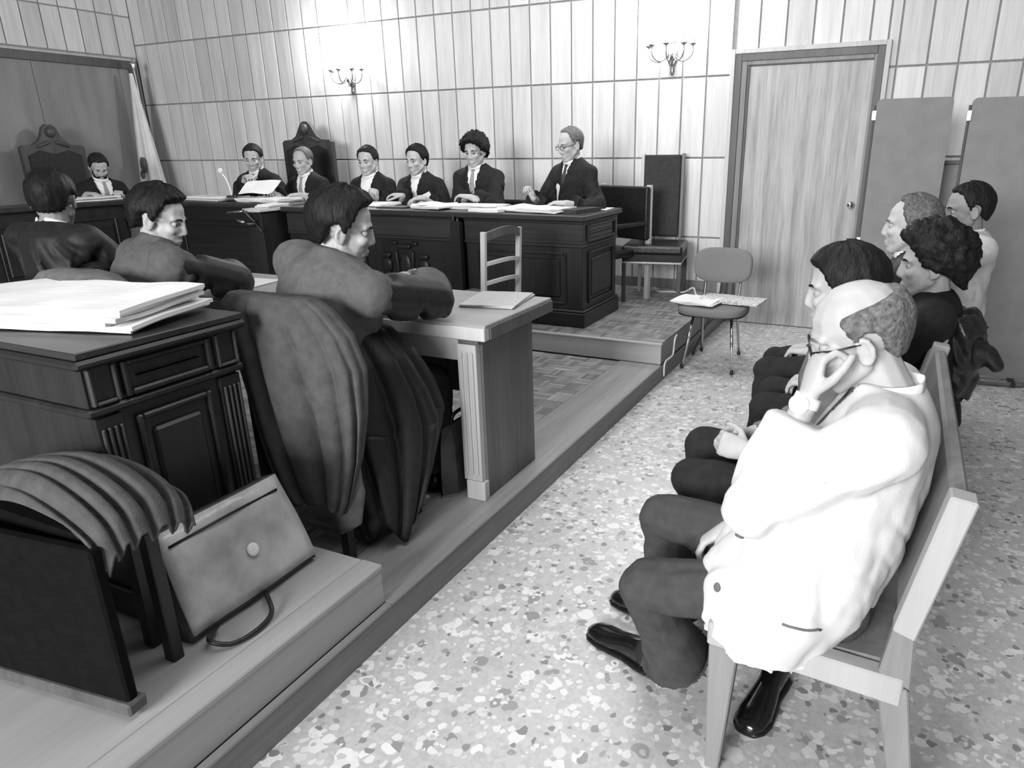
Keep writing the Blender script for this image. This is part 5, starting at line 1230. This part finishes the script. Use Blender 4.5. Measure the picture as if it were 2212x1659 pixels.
def legs_for(x, y, dx=0.46):
    return {'L': ((x - dx, y - 0.11, 0.48), (x - dx + 0.02, y - 0.11, 0.115), (x - dx - 0.25, y - 0.13, 0.0)), 'R': ((x - dx, y + 0.11, 0.48), (x - dx + 0.02, y + 0.11, 0.115), (x - dx - 0.25, y + 0.13, 0.0))}
def lap(x, y): return {'L': D((x - 0.30, y - 0.05, 0.585), (-0.85, 0.35, -0.1)), 'R': D((x - 0.30, y + 0.07, 0.585), (-0.85, -0.35, -0.1))}
person('visitor with big curly black hair and black top on the farther bench', (0.115, 2.95, 1.075), 180, 4, 0, (184, -4, 0), lap(0.08, 2.95), legs_for(0.05, 2.95),
       gvox=0.011, top_name='top', top_mat='black_cloth', hair=('curly', 0.040, 'hair_black'), seed=33, secs=VS, trousers='trouser_black', shirt=False, sleeve=(0.08, 0.07, 0.055), sleeve_cut=0.02, collar=False, foldamp=0.03)
person('visitor with a high forehead and swept dark hair behind the curly-haired one', (0.035, 3.45, 1.165), 180, 4, 0, (178, -2, 0), lap(0.0, 3.45), legs_for(-0.02, 3.45),
       gvox=0.011, top_name='jacket', top_mat='black_cloth2', hair=('receding', 0.014, 'hair_brown'), seed=34, secs=VS, trousers='trouser_black', sleeve=(0.08, 0.07, 0.055), sleeve_cut=0.02, foldamp=0.03)
person('short-haired visitor in a light shirt against the wide folding screen', (0.285, 4.10, 1.185), 196, -6, 0, (192, -8, 0), lap(0.25, 4.10), legs_for(0.2, 4.10),
       gvox=0.011, top_name='light_shirt', top_mat='shirt_light', hair=('short', 0.012, 'hair_black'), seed=35, secs=[(q[0], q[1] * 1.08, q[2] * 1.22, q[3], q[4]) for q in VS], trousers='trouser_black', shirt=False, sleeve=(0.08, 0.07, 0.055), sleeve_cut=0.02, collar=True, foldamp=0.03, skin='skin_mid')
# leather jacket over the end of the farther bench
me = skin_over([loft([(V(0.20, 2.92, 0.92), V(0.10, 0, 0.02), V(0, 0.10, 0)), (V(0.235, 2.92, 0.84), V(0.12, 0, 0.03), V(0, 0.12, 0)), (V(0.25, 2.92, 0.72), V(0.10, 0, 0), V(0, 0.11, 0)), (V(0.235, 2.92, 0.58), V(0.08, 0, 0), V(0, 0.10, 0))], 20), cap((0.28, 2.90, 0.88), (0.38, 2.88, 0.74), 0.05, 0.03)], 0.009, 3)
wrinkle(me, 0.03, [((1, 0, 0.5), 18), ((0, 1, 0), 14), ((0, 0, 1), 8)], 3)
lj = link('leather_jacket', me, 'leather_black', None, (0.22, 2.92, 0.6), smooth=True); tag(lj, 'crumpled black leather jacket hung over the farther bench\'s back', 'jacket')
